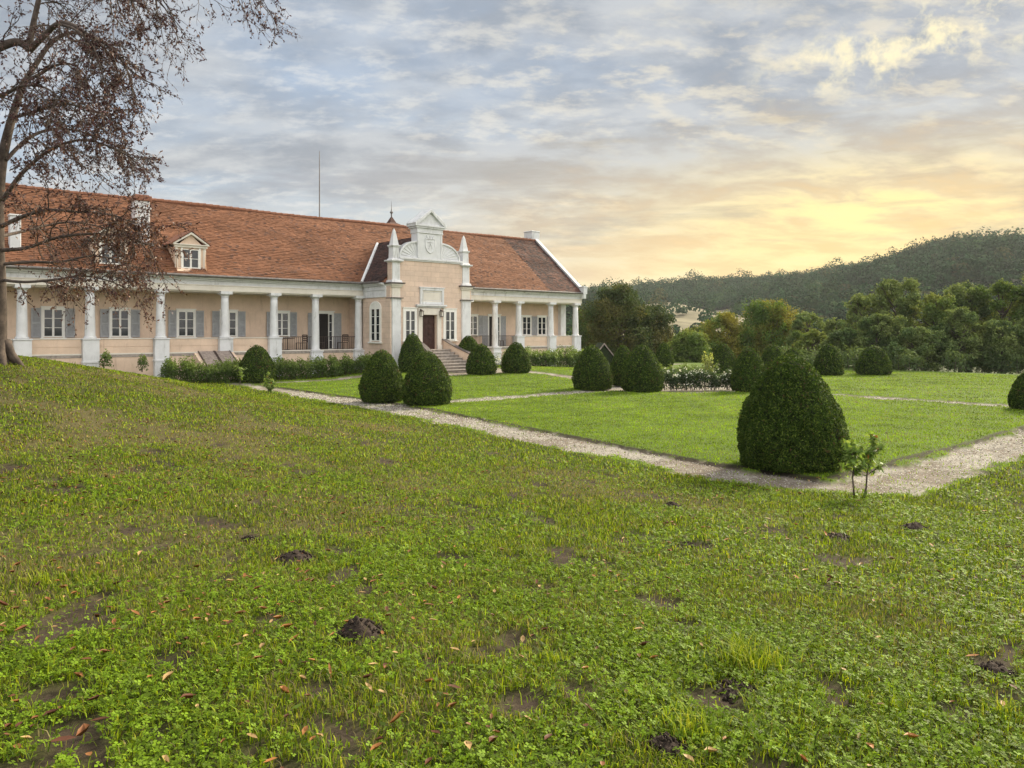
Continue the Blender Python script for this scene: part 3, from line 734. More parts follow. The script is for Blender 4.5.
# gable front: moulding, wings, aedicule
b = MB(); b.box(24.9, 29.52, PD-.42, PD+.06, 6.78, 6.86); b.box(24.85, 29.56, PD-.46, PD+.12, 6.86, 6.98); gb = b.build('gable_moulding', M['white'], house, .01)
for sg, x0, x1 in ((-1, 26.13, 24.86), (1, 27.93, 29.36)):
    Rw = abs(x1-x0); hw = 1.02
    arc = [(x0+sg*Rw*math.cos(t), 6.98+hw*math.sin(t)) for t in np.linspace(0, math.pi/2, 14)]
    b = MB(); b.prism([(x0, 6.98)]+arc, PD-.38, PD-.04)
    rim_ = arc+[(x0+sg*(Rw-.10)*math.cos(t), 6.98+(hw-.10)*math.sin(t)) for t in np.linspace(math.pi/2, 0, 14)]
    b.prism(rim_, PD-.40, PD+.04)
    wv = b.build('gable_wing', M['white'], house, .006)
    b = MB()
    for t in np.linspace(.2, math.pi/2-.2, 6):
        b.tube([(x0+sg*.25*math.cos(t), PD-.035, 6.98+.22*math.sin(t)), (x0+sg*(Rw-.14)*math.cos(t), PD-.035, 6.98+(hw-.14)*math.sin(t))], [.016, .04], 5)
    b.build('shell_rib', M['white'], wv)
b = MB(); b.box(26.12, 27.94, PD-.62, PD+.06, 6.98, 8.58); b.box(26.12, 26.26, PD+.06, PD+.09, 7.0, 8.5); b.box(27.80, 27.94, PD+.06, PD+.09, 7.0, 8.5); b.box(26.08, 27.98, PD-.66, PD+.12, 8.5, 8.58)
b.box(26.08, 27.98, PD-.66, PD+.09, 8.581, 8.80); ae = b.build('aedicule', M['white'], house, .012)
b = MB(); ac = 27.03
b.box(25.98, 28.08, PD-.72, PD+.16, 8.80, 8.90); b.box(25.90, 28.16, PD-.78, PD+.22, 8.90, 9.0)
b.prism([(26.0, 9.0), (28.06, 9.0), (ac, 9.76)], PD-.7, PD+.06)
for sg in (-1, 1): b.prism([(ac+sg*1.13, 9.0), (ac+sg*1.17, 9.10), (ac, 9.98), (ac, 9.80), (ac+sg*.95, 9.0)], PD-.78, PD+.22)
b.build('pediment', M['white'], ae, .01)
# coat of arms: shield with a crown above it
b = MB(); sh_ = [(ac-.34, 8.18), (ac+.34, 8.18), (ac+.34, 7.72), (ac+.22, 7.46), (ac, 7.32), (ac-.22, 7.46), (ac-.34, 7.72)]
b.prism(sh_, PD+.06, PD+.085)
for q_ in range(len(sh_)): p0, p1 = sh_[q_], sh_[(q_+1) % 7]; b.tube([(p0[0], PD+.085, p0[1]), (p1[0], PD+.085, p1[1])], .035, 6)
for dx in (-.2, 0, .2): b.tube([(ac+dx, PD+.08, 8.22), (ac+dx*1.3, PD+.08, 8.4)], [.05, .03], 6)
b.tube([(ac-.14, PD+.09, 7.6), (ac, PD+.09, 7.9), (ac+.14, PD+.09, 7.6)], .03, 6); b.tube([(ac-.2, PD+.09, 7.98), (ac+.2, PD+.09, 7.98)], .025, 6)
b.build('coat_of_arms', M['white'], ae, .0)
# inscription plaque over the door
b = MB(); x0, x1, z0, z1 = 26.3, 28.05, 4.22, 5.20
b.box(x0, x0+.16, PD+.003, PD+.12, z0, z1); b.box(x1-.16, x1, PD+.003, PD+.12, z0, z1); b.box(x0+.16, x1-.16, PD+.003, PD+.12, z0, z0+.15); b.box(x0+.16, x1-.16, PD+.003, PD+.12, z1-.15, z1); b.box(x0-.06, x1+.06, PD+.003, PD+.16, z1, z1+.06)
pq = b.build('plaque', M['white'], house, .01)
b = MB(); b.box(x0+.16, x1-.16, PD+.003, PD+.05, z0+.15, z1-.15); b.build('tablet', M['cream'], pq)
b = MB(); b.box(x0+.24, x1-.24, PD+.05, PD+.065, z0+.23, z0+.25); b.box(x0+.24, x1-.24, PD+.05, PD+.065, z1-.25, z1-.23); b.box(x0+.24, x0+.26, PD+.05, PD+.065, z0+.25, z1-.25); b.box(x1-.26, x1-.24, PD+.05, PD+.065, z0+.25, z1-.25); b.build('inner_border', M['white'], pq)
b = MB(); b.box(26.06, 28.14, PD+.003, PD+.14, 4.02, 4.10); b.box(26.0, 28.2, PD+.003, PD+.24, 4.10, 4.2); b.build('door_cornice', M['white'], house, .01)
# front door in its deep reveal
b = MB(); b.box(26.48, 27.55, PD-.26, PD-.19, 1.49, 3.565)
dr_ = b.build('door', M['door'], house)
b = MB()
for a0, a1 in ((26.56, 26.97), (27.06, 27.47)):
    for z0, z1 in ((1.6, 2.2), (2.3, 2.9), (3.0, 3.48)):
        b.box(a0, a1, PD-.19, PD-.175, z0, z1); b.box(a0+.06, a1-.06, PD-.175, PD-.16, z0+.06, z1-.06)
b.build('panel', M['door'], dr_, .008)
b = MB(); b.tube([(27.03, PD-.18, 2.45), (27.03, PD-.12, 2.45), (27.13, PD-.12, 2.45)], .015, 6); b.build('handle', M['iron'], dr_)
b = MB(); b.box(26.18, 26.47, PD+.003, PD+.10, 1.49, 3.58); b.box(27.56, 27.86, PD+.003, PD+.10, 1.49, 3.58); b.box(26.18, 27.86, PD+.003, PD+.10, 3.581, 3.98); b.box(26.12, 26.47, PD+.003, PD+.13, 1.49, 1.75); b.box(27.56, 27.92, PD+.003, PD+.13, 1.49, 1.75); b.build('door_surround', M['cream'], house, .012)
for a0, a1 in ((25.27, 25.97), (28.2, 28.92)):
    window(a0, a1, 2.05, 3.82, PD, shutters=False, surround=.15)
# arched window on the porch side (faces -s)
b = MB('side', PS0); cw = 1.62; hw = .50; z0, z1 = 2.0, 3.95
arc_o = [(cw+(hw+.14)*math.cos(t), z1+(.30+.14)*math.sin(t)) for t in np.linspace(0, math.pi, 15)]
arc_i = [(cw+hw*math.cos(t), z1+.30*math.sin(t)) for t in np.linspace(math.pi, 0, 15)]
b.prism(arc_o+arc_i, .003, .07); b.box(cw-hw-.14, cw-hw, .003, .07, z0-.05, z1); b.box(cw+hw, cw+hw+.14, .003, .07, z0-.05, z1)
b.box(cw-.05, cw+.05, .003, .06, z0, z1+.28); leaf_frame(b, cw-hw, cw-.05, .06, z0, z1, 4); leaf_frame(b, cw+.05, cw+hw, .06, z0, z1, 4)
b.prism([(cw+hw*math.cos(t), z1+.30*math.sin(t)) for t in np.linspace(0, math.pi, 15)], .003, .05)
wf = b.build('arched_window', M['frame'], house)
b = MB('side', PS0); b.box(cw-hw+.01, cw+hw-.01, .004, .02, z0+.01, z1-.01); b.build('pane', M['glass'], wf)
b = MB('side', PS0); b.box(cw-hw-.24, cw+hw+.24, .003, .14, z0-.14, z0-.05); b.build('sill', M['frame'], wf, .008)
# lanterns either side of the door
for a in (26.30, 27.78):
    b = MB(); b.box(a-.03, a+.03, PD+.105, PD+.24, 3.86, 3.89); b.box(a-.04, a+.04, PD+.104, PD+.12, 3.66, 3.92); b.frustum(a, PD+.24, 3.78, 3.86, .24, .06)
    for dx in (-.075, .075):
        for dy in (-.075, .075): b.box(a+dx-.01, a+dx+.01, PD+.24+dy-.01, PD+.24+dy+.01, 3.5, 3.78)
    b.frustum(a, PD+.24, 3.46, 3.5, .10, .18)
    ln = b.build('wall_lantern', M['iron'], house)
    b = MB(); b.frustum(a, PD+.24, 3.5, 3.78, .12, .13); b.build('lamp_glass', M['cream'], ln)
# front steps with flaring cheek walls
NS = 8; tr = .33; zt = 1.49
gz0 = .22
b = MB()
for k in range(NS):
    z1 = zt-(zt-gz0)*(k/NS); d1 = PD+.9+tr*k; ex = .05*k
    b.box(26.15-ex, 27.95+ex, PD if k == 0 else PD+.9+tr*(k-1), d1, z1-.18, z1-.05); b.box(26.12-ex, 27.98+ex, PD if k == 0 else PD+.9+tr*(k-1), d1+.04, z1-.05, z1)
    b.box(26.15-ex, 27.95+ex, PD, d1-.02, -.3, z1-.18)
b.build('front_steps', M['stone'], house, .01)
for sg, x0 in ((-1, 26.05), (1, 28.05)):
    pts = []; 
    for t in np.linspace(0, 1, 14):
        d = PD+.02+t*3.3; x = x0+sg*(.08+1.15*max(0, t-.15)**1.8); z = 1.52+.55*(1-t)**1.2-.95*t**1.1+.28*t; pts.append((x, d, z))
    b = MB()
    for (xa, da, za), (xb, db, zb) in zip(pts[:-1], pts[1:]):
        b.add([(xa-.14, da, -.3), (xa+.14, da, -.3), (xb+.14, db, -.3), (xb-.14, db, -.3), (xa-.14, da, za), (xa+.14, da, za), (xb+.14, db, zb), (xb-.14, db, zb)], [(0, 1, 2, 3), (4, 5, 6, 7), (0, 1, 5, 4), (1, 2, 6, 5), (2, 3, 7, 6), (3, 0, 4, 7)])
    ck = b.build('cheek_wall', M['peach'], house)
    b = MB()
    for (xa, da, za), (xb, db, zb) in zip(pts[:-1], pts[1:]):
        b.add([(xa-.18, da, za), (xa+.18, da, za), (xb+.18, db, zb), (xb-.18, db, zb), (xa-.18, da, za+.045), (xa+.18, da, za+.045), (xb+.18, db, zb+.045), (xb-.18, db, zb+.045)], [(0, 1, 2, 3), (4, 5, 6, 7), (0, 1, 5, 4), (1, 2, 6, 5), (2, 3, 7, 6), (3, 0, 4, 7)])
    b.build('coping', M['darkstone'], ck)
# little turret roof with a finial, and the mast on the ridge
b = MB(); b.frustum(30.15, -6.0, 9.2, 10.2, 1.0, 1.0); b.frustum(30.15, -6.0, 10.2, 10.45, 1.3, .5); b.frustum(30.15, -6, 10.45, 10.85, .5, .1); tu = b.build('ridge_turret', M['turret'], house)
b = MB(); b.lathe(30.15, -6, [(.05, 10.85), (.05, 11.1), (.12, 11.16), (.12, 11.22), (.04, 11.3), (.02, 11.5), (.008, 12.0)], 10); b.build('finial', M['zinc'], tu)
b = MB(); b.tube([(23.95, -5, 9.6), (23.95, -5, 12.6), (23.95, -5, 14.5)], [.045, .035, .02], 8); b.build('mast', M['zinc'], house)

def put(name, mb_list, loc_sd, z, label, cat, group=None, rz=None):
    x, y = W(*loc_sd); e = empty(name, (x, y, z), (math.pi/2-A) if rz is None else rz); tag(e, label, cat, group)
    for nm, mb, mt, bv in mb_list: mb.build(nm, mt, e, bv)
    return e
# cellar hatch in front of the plinth
def hatch():
    ck = MB(); ck.xprism([(0, -.3), (0, 1.1), (1.25, .42), (1.25, -.3)], -1.05, -.86); ck.xprism([(0, -.3), (0, 1.1), (1.25, .42), (1.25, -.3)], .86, 1.05); ck.box(-.86, .86, 1.1, 1.25, -.3, .38)
    e = put('cellar_hatch', [('cheek_wall', ck, M['peach'], .01)], (15.1, .3), .36, 'sloping grey plank cellar hatch with two flaps against the plinth', 'hatch')
    for x0, x1 in ((-.86, -.01), (.01, .86)):
        b = MB()
        def q(x, y, dz): return (x, y, 1.1-.544*y+dz)
        n = 5
        for k in range(n):
            y0 = -.02+k*1.29/n; y1 = y0+1.29/n-.012
            vs = [q(x0, y0, .02), q(x1, y0, .02), q(x1, y1, .02), q(x0, y1, .02), q(x0, y0, .06), q(x1, y0, .06), q(x1, y1, .06), q(x0, y1, .06)]
            b.add(vs, [(0, 1, 2, 3), (4, 5, 6, 7), (0, 1, 5, 4), (1, 2, 6, 5), (2, 3, 7, 6), (3, 0, 4, 7)])
        fl = b.build('flap', M['hatch'], e)
        b = MB()
        for xx in (x0+.0, x1-.05):
            vs = [q(xx, -.02, .061), q(xx+.05, -.02, .061), q(xx+.05, 1.27, .061), q(xx, 1.27, .061), q(xx, -.02, .085), q(xx+.05, -.02, .085), q(xx+.05, 1.27, .085), q(xx, 1.27, .085)]
            b.add(vs, [(0, 1, 2, 3), (4, 5, 6, 7), (0, 1, 5, 4), (1, 2, 6, 5), (2, 3, 7, 6), (3, 0, 4, 7)])
        b.build('batten', M['iron'], fl)
hatch()
# dark garden chairs and a table on the terrace
def chair(s, d, rz, label):
    x, y = W(s, d); e = empty('terrace_chair', (x, y, ZF), math.pi/2-A+rz); tag(e, label, 'chair', 'dark chairs on the terrace')
    b = MB(); b.box(-.24, .24, -.22, .24, .43, .46); b.build('seat', M['iron'], e, .008)
    b = MB(); b.box(-.24, -.20, -.26, -.22, .46, .92); b.box(.20, .24, -.26, -.22, .46, .92)
    for z in (.56, .68, .80, .88): b.box(-.2, .2, -.255, -.225, z, z+.06)
    b.build('backrest', M['iron'], e)
    for lx in (-.22, .19):
        for ly in (-.25, .2):
            b = MB(); b.box(lx, lx+.03, ly, ly+.03, 0, .43); b.build('leg', M['iron'], e)
def table(s, d, label):
    x, y = W(s, d); e = empty('terrace_table', (x, y, ZF), math.pi/2-A); tag(e, label, 'table')
    b = MB(); b.lathe(0, 0, [(.38, .70), (.40, .71), (.40, .73), (.38, .74)], 18); b.build('table_top', M['iron'], e)
    b = MB(); b.tube([(0, 0, .05), (0, 0, .70)], .03, 8); b.build('stem', M['iron'], e)
    b = MB(); b.lathe(0, 0, [(.24, 0), (.24, .03), (.05, .06)], 14); b.build('foot', M['iron'], e)
chair(19.15, -.75, 1.2, 'dark chair behind the railing next to the tall white pedestal')
table(19.75, -.8, 'round dark table behind the railing below a shuttered window')
chair(20.6, -.75, -1.4, 'dark chair behind the railing close to a slender low-footed column')
chair(21.75, -.7, 1.3, 'dark chair behind the railing left of the open terrace door')
chair(23.3, -.7, -1.2, 'dark chair behind the railing beside the grey porch side wall')
chair(35.9, -.7, .4, 'dark reddish chair behind the railing of the right wing')
# ------------------------------------------------------------------ clipped yews
YEW_PROF = (np.array([0, .05, .15, .28, .42, .57, .71, .83, .92, .97, 1.0]), np.array([.86, .94, .99, 1.0, .94, .825, .668, .50, .33, .19, 0]))
def yew(x, y, z, Rr_, H, label, n, ll, seed, squat=0.0, cat='topiary'):
    r = np.random.default_rng(seed)
    t = r.random(n*2); rad = np.interp(t, *YEW_PROF); k = r.random(n*2) < (rad*.85+.15); t = t[k][:n]; n = len(t)
    th = r.random(n)*2*math.pi
    def lump(th, t): return 1+.085*(fbm(np.cos(th)*1.7+seed, np.sin(th)*1.7, t*3.4)-.5)*2+.06*(vnoise(np.cos(th)*7+seed, np.sin(th)*7, t*13)-.5)*2
    rad = np.interp(t, *YEW_PROF)*Rr_
    depth = 1-.11*r.random(n)**1.6+.02*r.normal(size=n)*(r.random(n) < .15)
    rad = rad*lump(th, t)*depth
    P = np.stack([rad*np.cos(th), rad*np.sin(th), .03+t*H*(1+.02*r.normal(size=n)*0)*np.where(t > .9, depth, 1)], 1)
    sl = np.gradient(YEW_PROF[1], YEW_PROF[0]); slope = np.interp(t, YEW_PROF[0], sl)*Rr_/H
    N = unit(np.stack([np.cos(th), np.sin(th), -slope], 1))
    V, Q = leaves(P, N*.6+np.array([0, 0, .25]), ll, ll*.36, r, .75)
    shoot = (r.random(n) < .22)
    nz = fbm(np.cos(th)*2.2+seed, np.sin(th)*2.2, t*4.5)
    hole = (fbm(np.cos(th)*3.2+seed*2, np.sin(th)*3.2, t*7, 3) > .70) & (r.random(n) < .6)
    c = np.array([.038, .070, .010])[None]*(.25+.75*r.random(n)+.75*nz)[:, None]
    c = np.where(shoot[:, None], np.array([.115, .165, .024])*(.7+.6*r.random(n))[:, None], c)  # pale young shoots, their colour lifted further to suggest sunlit tips
    br_ = (r.random(n) < .012) | (hole & (r.random(n) < .35)); c = np.where(br_[:, None], np.array([.10, .06, .03]), c)
    e = empty('clipped_yew', (x, y, z)); tag(e, label, cat, 'clipped yews of the formal garden')
    f = raw_mesh('foliage', V, Q, None, M['yew'], np.repeat(c, 4, 0), e)
    # dense twiggy inside
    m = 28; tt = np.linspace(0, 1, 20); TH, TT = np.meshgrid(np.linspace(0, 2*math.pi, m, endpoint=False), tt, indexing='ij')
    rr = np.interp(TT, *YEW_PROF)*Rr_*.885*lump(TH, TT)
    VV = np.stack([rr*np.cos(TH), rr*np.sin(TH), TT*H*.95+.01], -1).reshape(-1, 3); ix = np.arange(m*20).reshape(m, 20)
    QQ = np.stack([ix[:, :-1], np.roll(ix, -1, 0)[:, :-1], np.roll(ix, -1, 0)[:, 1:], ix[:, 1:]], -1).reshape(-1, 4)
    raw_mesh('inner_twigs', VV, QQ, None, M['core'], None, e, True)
    b = MB('xy'); b.tube([(0, 0, -.1), (0, 0, .3)], [.07, .05], 8); b.build('trunk', M['bark'], e)
    return e
# picture x, base y, width px, height px
YEWS = [(791,466,106,118,'largest clipped yew cone, on the corner where two gravel paths meet',42000,.060),
        (427,404,51,56,'clipped yew at the lawn corner by the cross path, nearer of the front pair',14000,.085),
        (382,401,46,54,'clipped yew just behind its twin where the cross path leaves the front path',13000,.085),
        (257,382,37,39,'lone clipped yew before the long hedge at the far end of the front path',9000,.10),
        (481,374,31,32,'clipped yew at the foot of the porch steps on their right side',7000,.11),
        (516,372.5,30,32,'clipped yew right of the steps, before the hedge of the right wing',7000,.11),
               (592,389,41,46,'clipped yew in front of the right end of the house, nearest the white corner pedestal',11000,.09),
        (642,391,43,49,'clipped yew at the left end of the white flower bed',11000,.09),
        (623,385,28,42,'clipped yew half hidden behind the one left of the white flowers',7000,.10),
        (664,367,19,26,'small distant clipped yew behind the hedge beyond the white flower bed',5000,.13),
        (722,376,32,35,'clipped yew behind the hedge end with a pale yellow shrub at its side',8000,.11),
        (749,391,36,46,'dark clipped yew at the right end of the white flower bed',9000,.10),
        (773,378,28,36,'clipped yew behind the largest cone, just left of its peak',7000,.11),
        (793,386,34,40,'clipped yew hidden mostly by the largest cone, only its crown showing above',6000,.11),
        (829,375,29,33,'distant clipped yew, left one of a pair at the end of the far lawn',6000,.12),
        (874,374.5,34,31,'broad distant clipped yew standing free on the far lawn before the woodland',6500,.12),
        (1029,409,36,40,'clipped yew cut by the right edge of the picture',9000,.09)]
for i, (px, py, wd, hh, lb, n, ll) in enumerate(YEWS):
    x, y, z = ray(px, py)
    yew(x, y, z-.02, wd/F*y*.5*.97, hh/F*y*.955, lb, n, ll, 100+i)
# round shrub at the right of the steps, close to the wall
x, y = (412.5-512)/F*44.4, 44.4
yew(x, y, .18, .80, 2.3, 'rounded yew against the porch left of the door below a window', 7000, .12, 141)
x, y = (468.5-512)/F*47.0, 47.0
yew(x, y, .75, .74, 1.55, 'round dark yew ball beside the curved stair wall under the right wing', 6000, .12, 140)

# ------------------------------------------------------------------ hedges and beds
def bush_mass(name, label, cat, pts, mat, base_c, tip_c, leaf, n_per, hgt, wid, seed, flowers=0, spikes=False, kind=None, asp=.4):
    """leafy plants along a line of ground points"""
    r = np.random.default_rng(seed); P = []; N = []; Cc = []
    stems = MB('xy')
    for (x, y, z) in pts:
        hh = hgt*(.75+.45*r.random()); ww = wid*(.8+.4*r.random()); n = n_per
        u = r.random(n)**.65; th = r.random(n)*2*math.pi
        rad = ww*np.sqrt(r.random(n))*(1-.55*u**2)
        k = np.stack([x+rad*np.cos(th), y+rad*np.sin(th), z+.04+u*hh*(1+.12*r.normal(size=n))], 1)
        P.append(k); N.append(np.stack([np.cos(th)*.8, np.sin(th)*.8, np.full(n, .7)], 1))
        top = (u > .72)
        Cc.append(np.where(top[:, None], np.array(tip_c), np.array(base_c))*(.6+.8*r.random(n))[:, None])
        for q_ in range(2): stems.tube([(x+.06*r.normal(), y+.06*r.normal(), z-.03), (x+.1*r.normal(), y+.1*r.normal(), z+hh*.8)], [.018, .007], 4)
    P = np.concatenate(P); N = np.concatenate(N); Cc = np.concatenate(Cc)
    V, Q = leaves(P, N, leaf, leaf*asp, r, .7)
    x, y, z = pts[len(pts)//2]
    e = empty(name, (x, y, z)); tag(e, label, cat, None, kind)
    raw_mesh('foliage', V-np.array([x, y, z]), Q, None, mat, np.repeat(Cc, 4, 0), e)
    so2 = stems.build('stem', M['bark'], e); so2.data.transform(__import__('mathutils').Matrix.Translation((-x, -y, -z)))
    if flowers:
        m = flowers; k = r.integers(0, len(P), m); Pf = P[k]+np.array([0, 0, .05])+r.normal(size=(m, 3))*.05
        Pf = np.repeat(Pf, 5, 0)+r.normal(size=(m*5, 3))*.035
        V, Q = leaves(Pf, np.tile([0, -.4, .7], (len(Pf), 1)), .07, .06, r, .6)
        raw_mesh('blossoms', V-np.array([x, y, z]), Q, None, M['foliage'], np.tile([.80, .80, .74], (len(V), 1)), e)
    return e
def along(s0, s1, d0, d1, step, jit=.12, rows=1, gap=.4, seed=3):
    r = np.random.default_rng(seed); n = max(2, int(math.hypot(s1-s0, d1-d0)/step)); out_ = []
    L = math.hypot(s1-s0, d1-d0); ps, pd_ = -(d1-d0)/L, (s1-s0)/L
    for k in range(n):
        for q_ in range(rows):
            o_ = (q_-(rows-1)/2)*gap
            s = s0+(s1-s0)*k/(n-1)+ps*o_+jit*r.normal(); d = d0+(d1-d0)*k/(n-1)+pd_*o_+jit*r.normal()
            x, y = W(s, d); out_.append((x, y, float(terrain(s, d))))
    return out_
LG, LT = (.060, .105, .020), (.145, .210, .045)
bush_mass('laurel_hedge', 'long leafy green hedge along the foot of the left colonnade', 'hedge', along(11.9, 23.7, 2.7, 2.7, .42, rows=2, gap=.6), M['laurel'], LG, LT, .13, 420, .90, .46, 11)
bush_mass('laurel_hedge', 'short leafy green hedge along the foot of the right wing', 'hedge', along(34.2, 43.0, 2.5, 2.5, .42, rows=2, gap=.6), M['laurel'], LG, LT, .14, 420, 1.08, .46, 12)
# flower bed in the middle of the garden
def pline(a, b, n, jit=.1, seed=1):
    r = np.random.default_rng(seed); out_ = []
    for k in range(n):
        px = a[0]+(b[0]-a[0])*k/(n-1); py = a[1]+(b[1]-a[1])*k/(n-1); x, y, z = ray(px, py); out_.append((x+jit*r.normal(), y+jit*r.normal(), z))
    return out_
bush_mass('flower_bed', 'low bed of glossy plants dotted with white flowers between two clipped yews', 'flower bed', pline((664, 390), (734, 389), 16), M['laurel'], (.03, .055, .02), (.07, .11, .045), .12, 330, .66, .36, 13, flowers=120)
bush_mass('garden_hedge', 'low light green hedge behind the white flower bed', 'hedge', pline((660, 379), (716, 378), 14), M['laurel'], (.05, .09, .02), (.12, .17, .04), .12, 170, .62, .36, 14)
bush_mass('shrub', 'pale yellow green shrub leaning beside a clipped yew at the garden hedge', 'shrub', pline((705, 379), (709, 379), 3), M['laurel'], (.17, .20, .05), (.30, .34, .10), .15, 120, 1.15, .3, 15)
x, y, z = ray(95, 367); bush_mass('shrub', 'small dark leafy shrub at the base of the second white pedestal', 'shrub', [W(9.7, .9)+(.80,)], M['laurel'], LG, LT, .13, 330, .70, .34, 16)
bush_mass('shrub', 'small dark leafy shrub under the peach parapet left of the hedge', 'shrub', [W(11.3, 1.1)+(.6,)], M['laurel'], LG, LT, .13, 330, .62, .36, 17)
x, y, z = ray(497, 370); bush_mass('shrub', 'low pale-flowered plant between two clipped yews by the steps', 'shrub', [(x, y+.5, z), (x+.4, y+.8, z)], M['laurel'], (.05, .08, .04), (.12, .16, .1), .12, 120, .8, .3, 18, flowers=12)
# white stone block by the steps
put('stone_pedestal', [('block', MB().box(-.22, .22, -.22, .22, 0, .08).box(-.17, .17, -.17, .17, .08, .72).box(-.23, .23, -.23, .23, .72, .82), M['white'], .015)], (25.3, 6.0), .2, 'white stone pedestal between the clipped yews left of the steps', 'pedestal')

# ------------------------------------------------------------------ young plants with bare stems
def sapling(x, y, z, stems, label, leaf, n_leaf, seed, lower=.4):
    r = np.random.default_rng(seed); e = empty('laurel_sapling', (x, y, z)); tag(e, label, 'sapling')
    P = []; N = []
    for (dx, dy, H, lean) in stems:
        pts = [(dx, dy, -.05)]
        for k in range(1, 6): t = k/5; pts.append((dx+lean*t*H+.02*r.normal(), dy+.03*r.normal(), H*t))
        b = MB('xy'); b.tube(pts, [.016-.0022*k for k in range(6)], 6)
        # side shoots
        for q_ in range(9):
            t = lower+(.95-lower)*r.random(); p = np.array([dx+lean*t*H, dy, H*t]); th = r.random()*6.28; q2 = p+np.array([.46*math.cos(th), .46*math.sin(th), .34])*H*(.35+.4*r.random())
            b.tube([p, (p+q2)/2+np.array([0, 0, .01]), q2], [.008, .006, .004], 5)
            for kk in range(int(n_leaf/13)): s = r.random(); P.append(p+(q2-p)*(.25+.8*s)+r.normal(size=3)*.02); N.append([math.cos(th), math.sin(th), .8])
        b.build('stem', M['bark'], e)
        for kk in range(int(n_leaf/5)):
            t = lower+(1.03-lower)*r.random()**.8; th = r.random()*6.28; P.append(np.array([dx+lean*t*H+.05*math.cos(th), dy+.05*math.sin(th), H*t])); N.append([math.cos(th), math.sin(th), .7])
        for kk in range(4): th = r.random()*6.28; P.append(np.array([dx+.06*math.cos(th), dy+.06*math.sin(th), .08+.1*r.random()])); N.append([math.cos(th), math.sin(th), .7])
    V, Q = leaves(np.array(P), np.array(N), leaf, leaf*.36, r, .6, fold=.12)
    c = np.array([.14, .22, .045])*(.6+.9*r.random(len(P)))[:, None]; yl = r.random(len(P)) < .25; c = np.where(yl[:, None], np.array([.24, .31, .08]), c)
    dd_ = r.random(len(P)) < .02; c = np.where(dd_[:, None], np.array([.35, .15, .03]), c)
    raw_mesh('foliage', V, Q, None, M['laurel'], np.repeat(c, 4, 0), e)
x, y, z = ray(862, 499); k_ = y/F
sapling(x, y, z, [(-8*k_, 0, 54*k_, -.04), (2*k_, .03, 58*k_, .20)], 'young two-stemmed laurel sapling in the path edge before the largest clipped yew', .125, 300, 5)
x, y, z = ray(268, 394); sapling(x, y, z, [(0, 0, .85, .02), (.1, .05, .6, .1)], 'small leafy sapling on the front path edge before the lone clipped yew', .15, 150, 6, .15)
x, y, z = ray(241, 390); sapling(x, y, z, [(0, 0, 1.0, .0)], 'thin sapling with one bare stem at the far end of the front path', .14, 110, 8, .45)

# ------------------------------------------------------------------ trees
def limb_tubes(lines_, n=5):
    """lines_: list of (points (k,3), radii (k,)) -> one mesh of tubes"""
    Vs, Qs, k0 = [], [], 0
    for P, r_ in lines_:
        P = np.asarray(P, float); k = len(P); t = np.gradient(P, axis=0); t = unit(t)
        h = np.where(np.abs(t[:, 2:3]) < .9, np.array([[0, 0, 1.]]), np.array([[1., 0, 0]])); u = unit(np.cross(t, h)); v = np.cross(t, u)
        a = np.arange(n)*2*math.pi/n
        V = P[:, None]+np.asarray(r_)[:, None, None]*(u[:, None]*np.cos(a)[None, :, None]+v[:, None]*np.sin(a)[None, :, None])
        Vs.append(V.reshape(-1, 3)); ix = np.arange(k*n).reshape(k, n)+k0
        Qs.append(np.stack([ix[:-1], np.roll(ix, -1, 1)[:-1], np.roll(ix, -1, 1)[1:], ix[1:]], -1).reshape(-1, 4)); k0 += k*n
    return np.concatenate(Vs), np.concatenate(Qs)
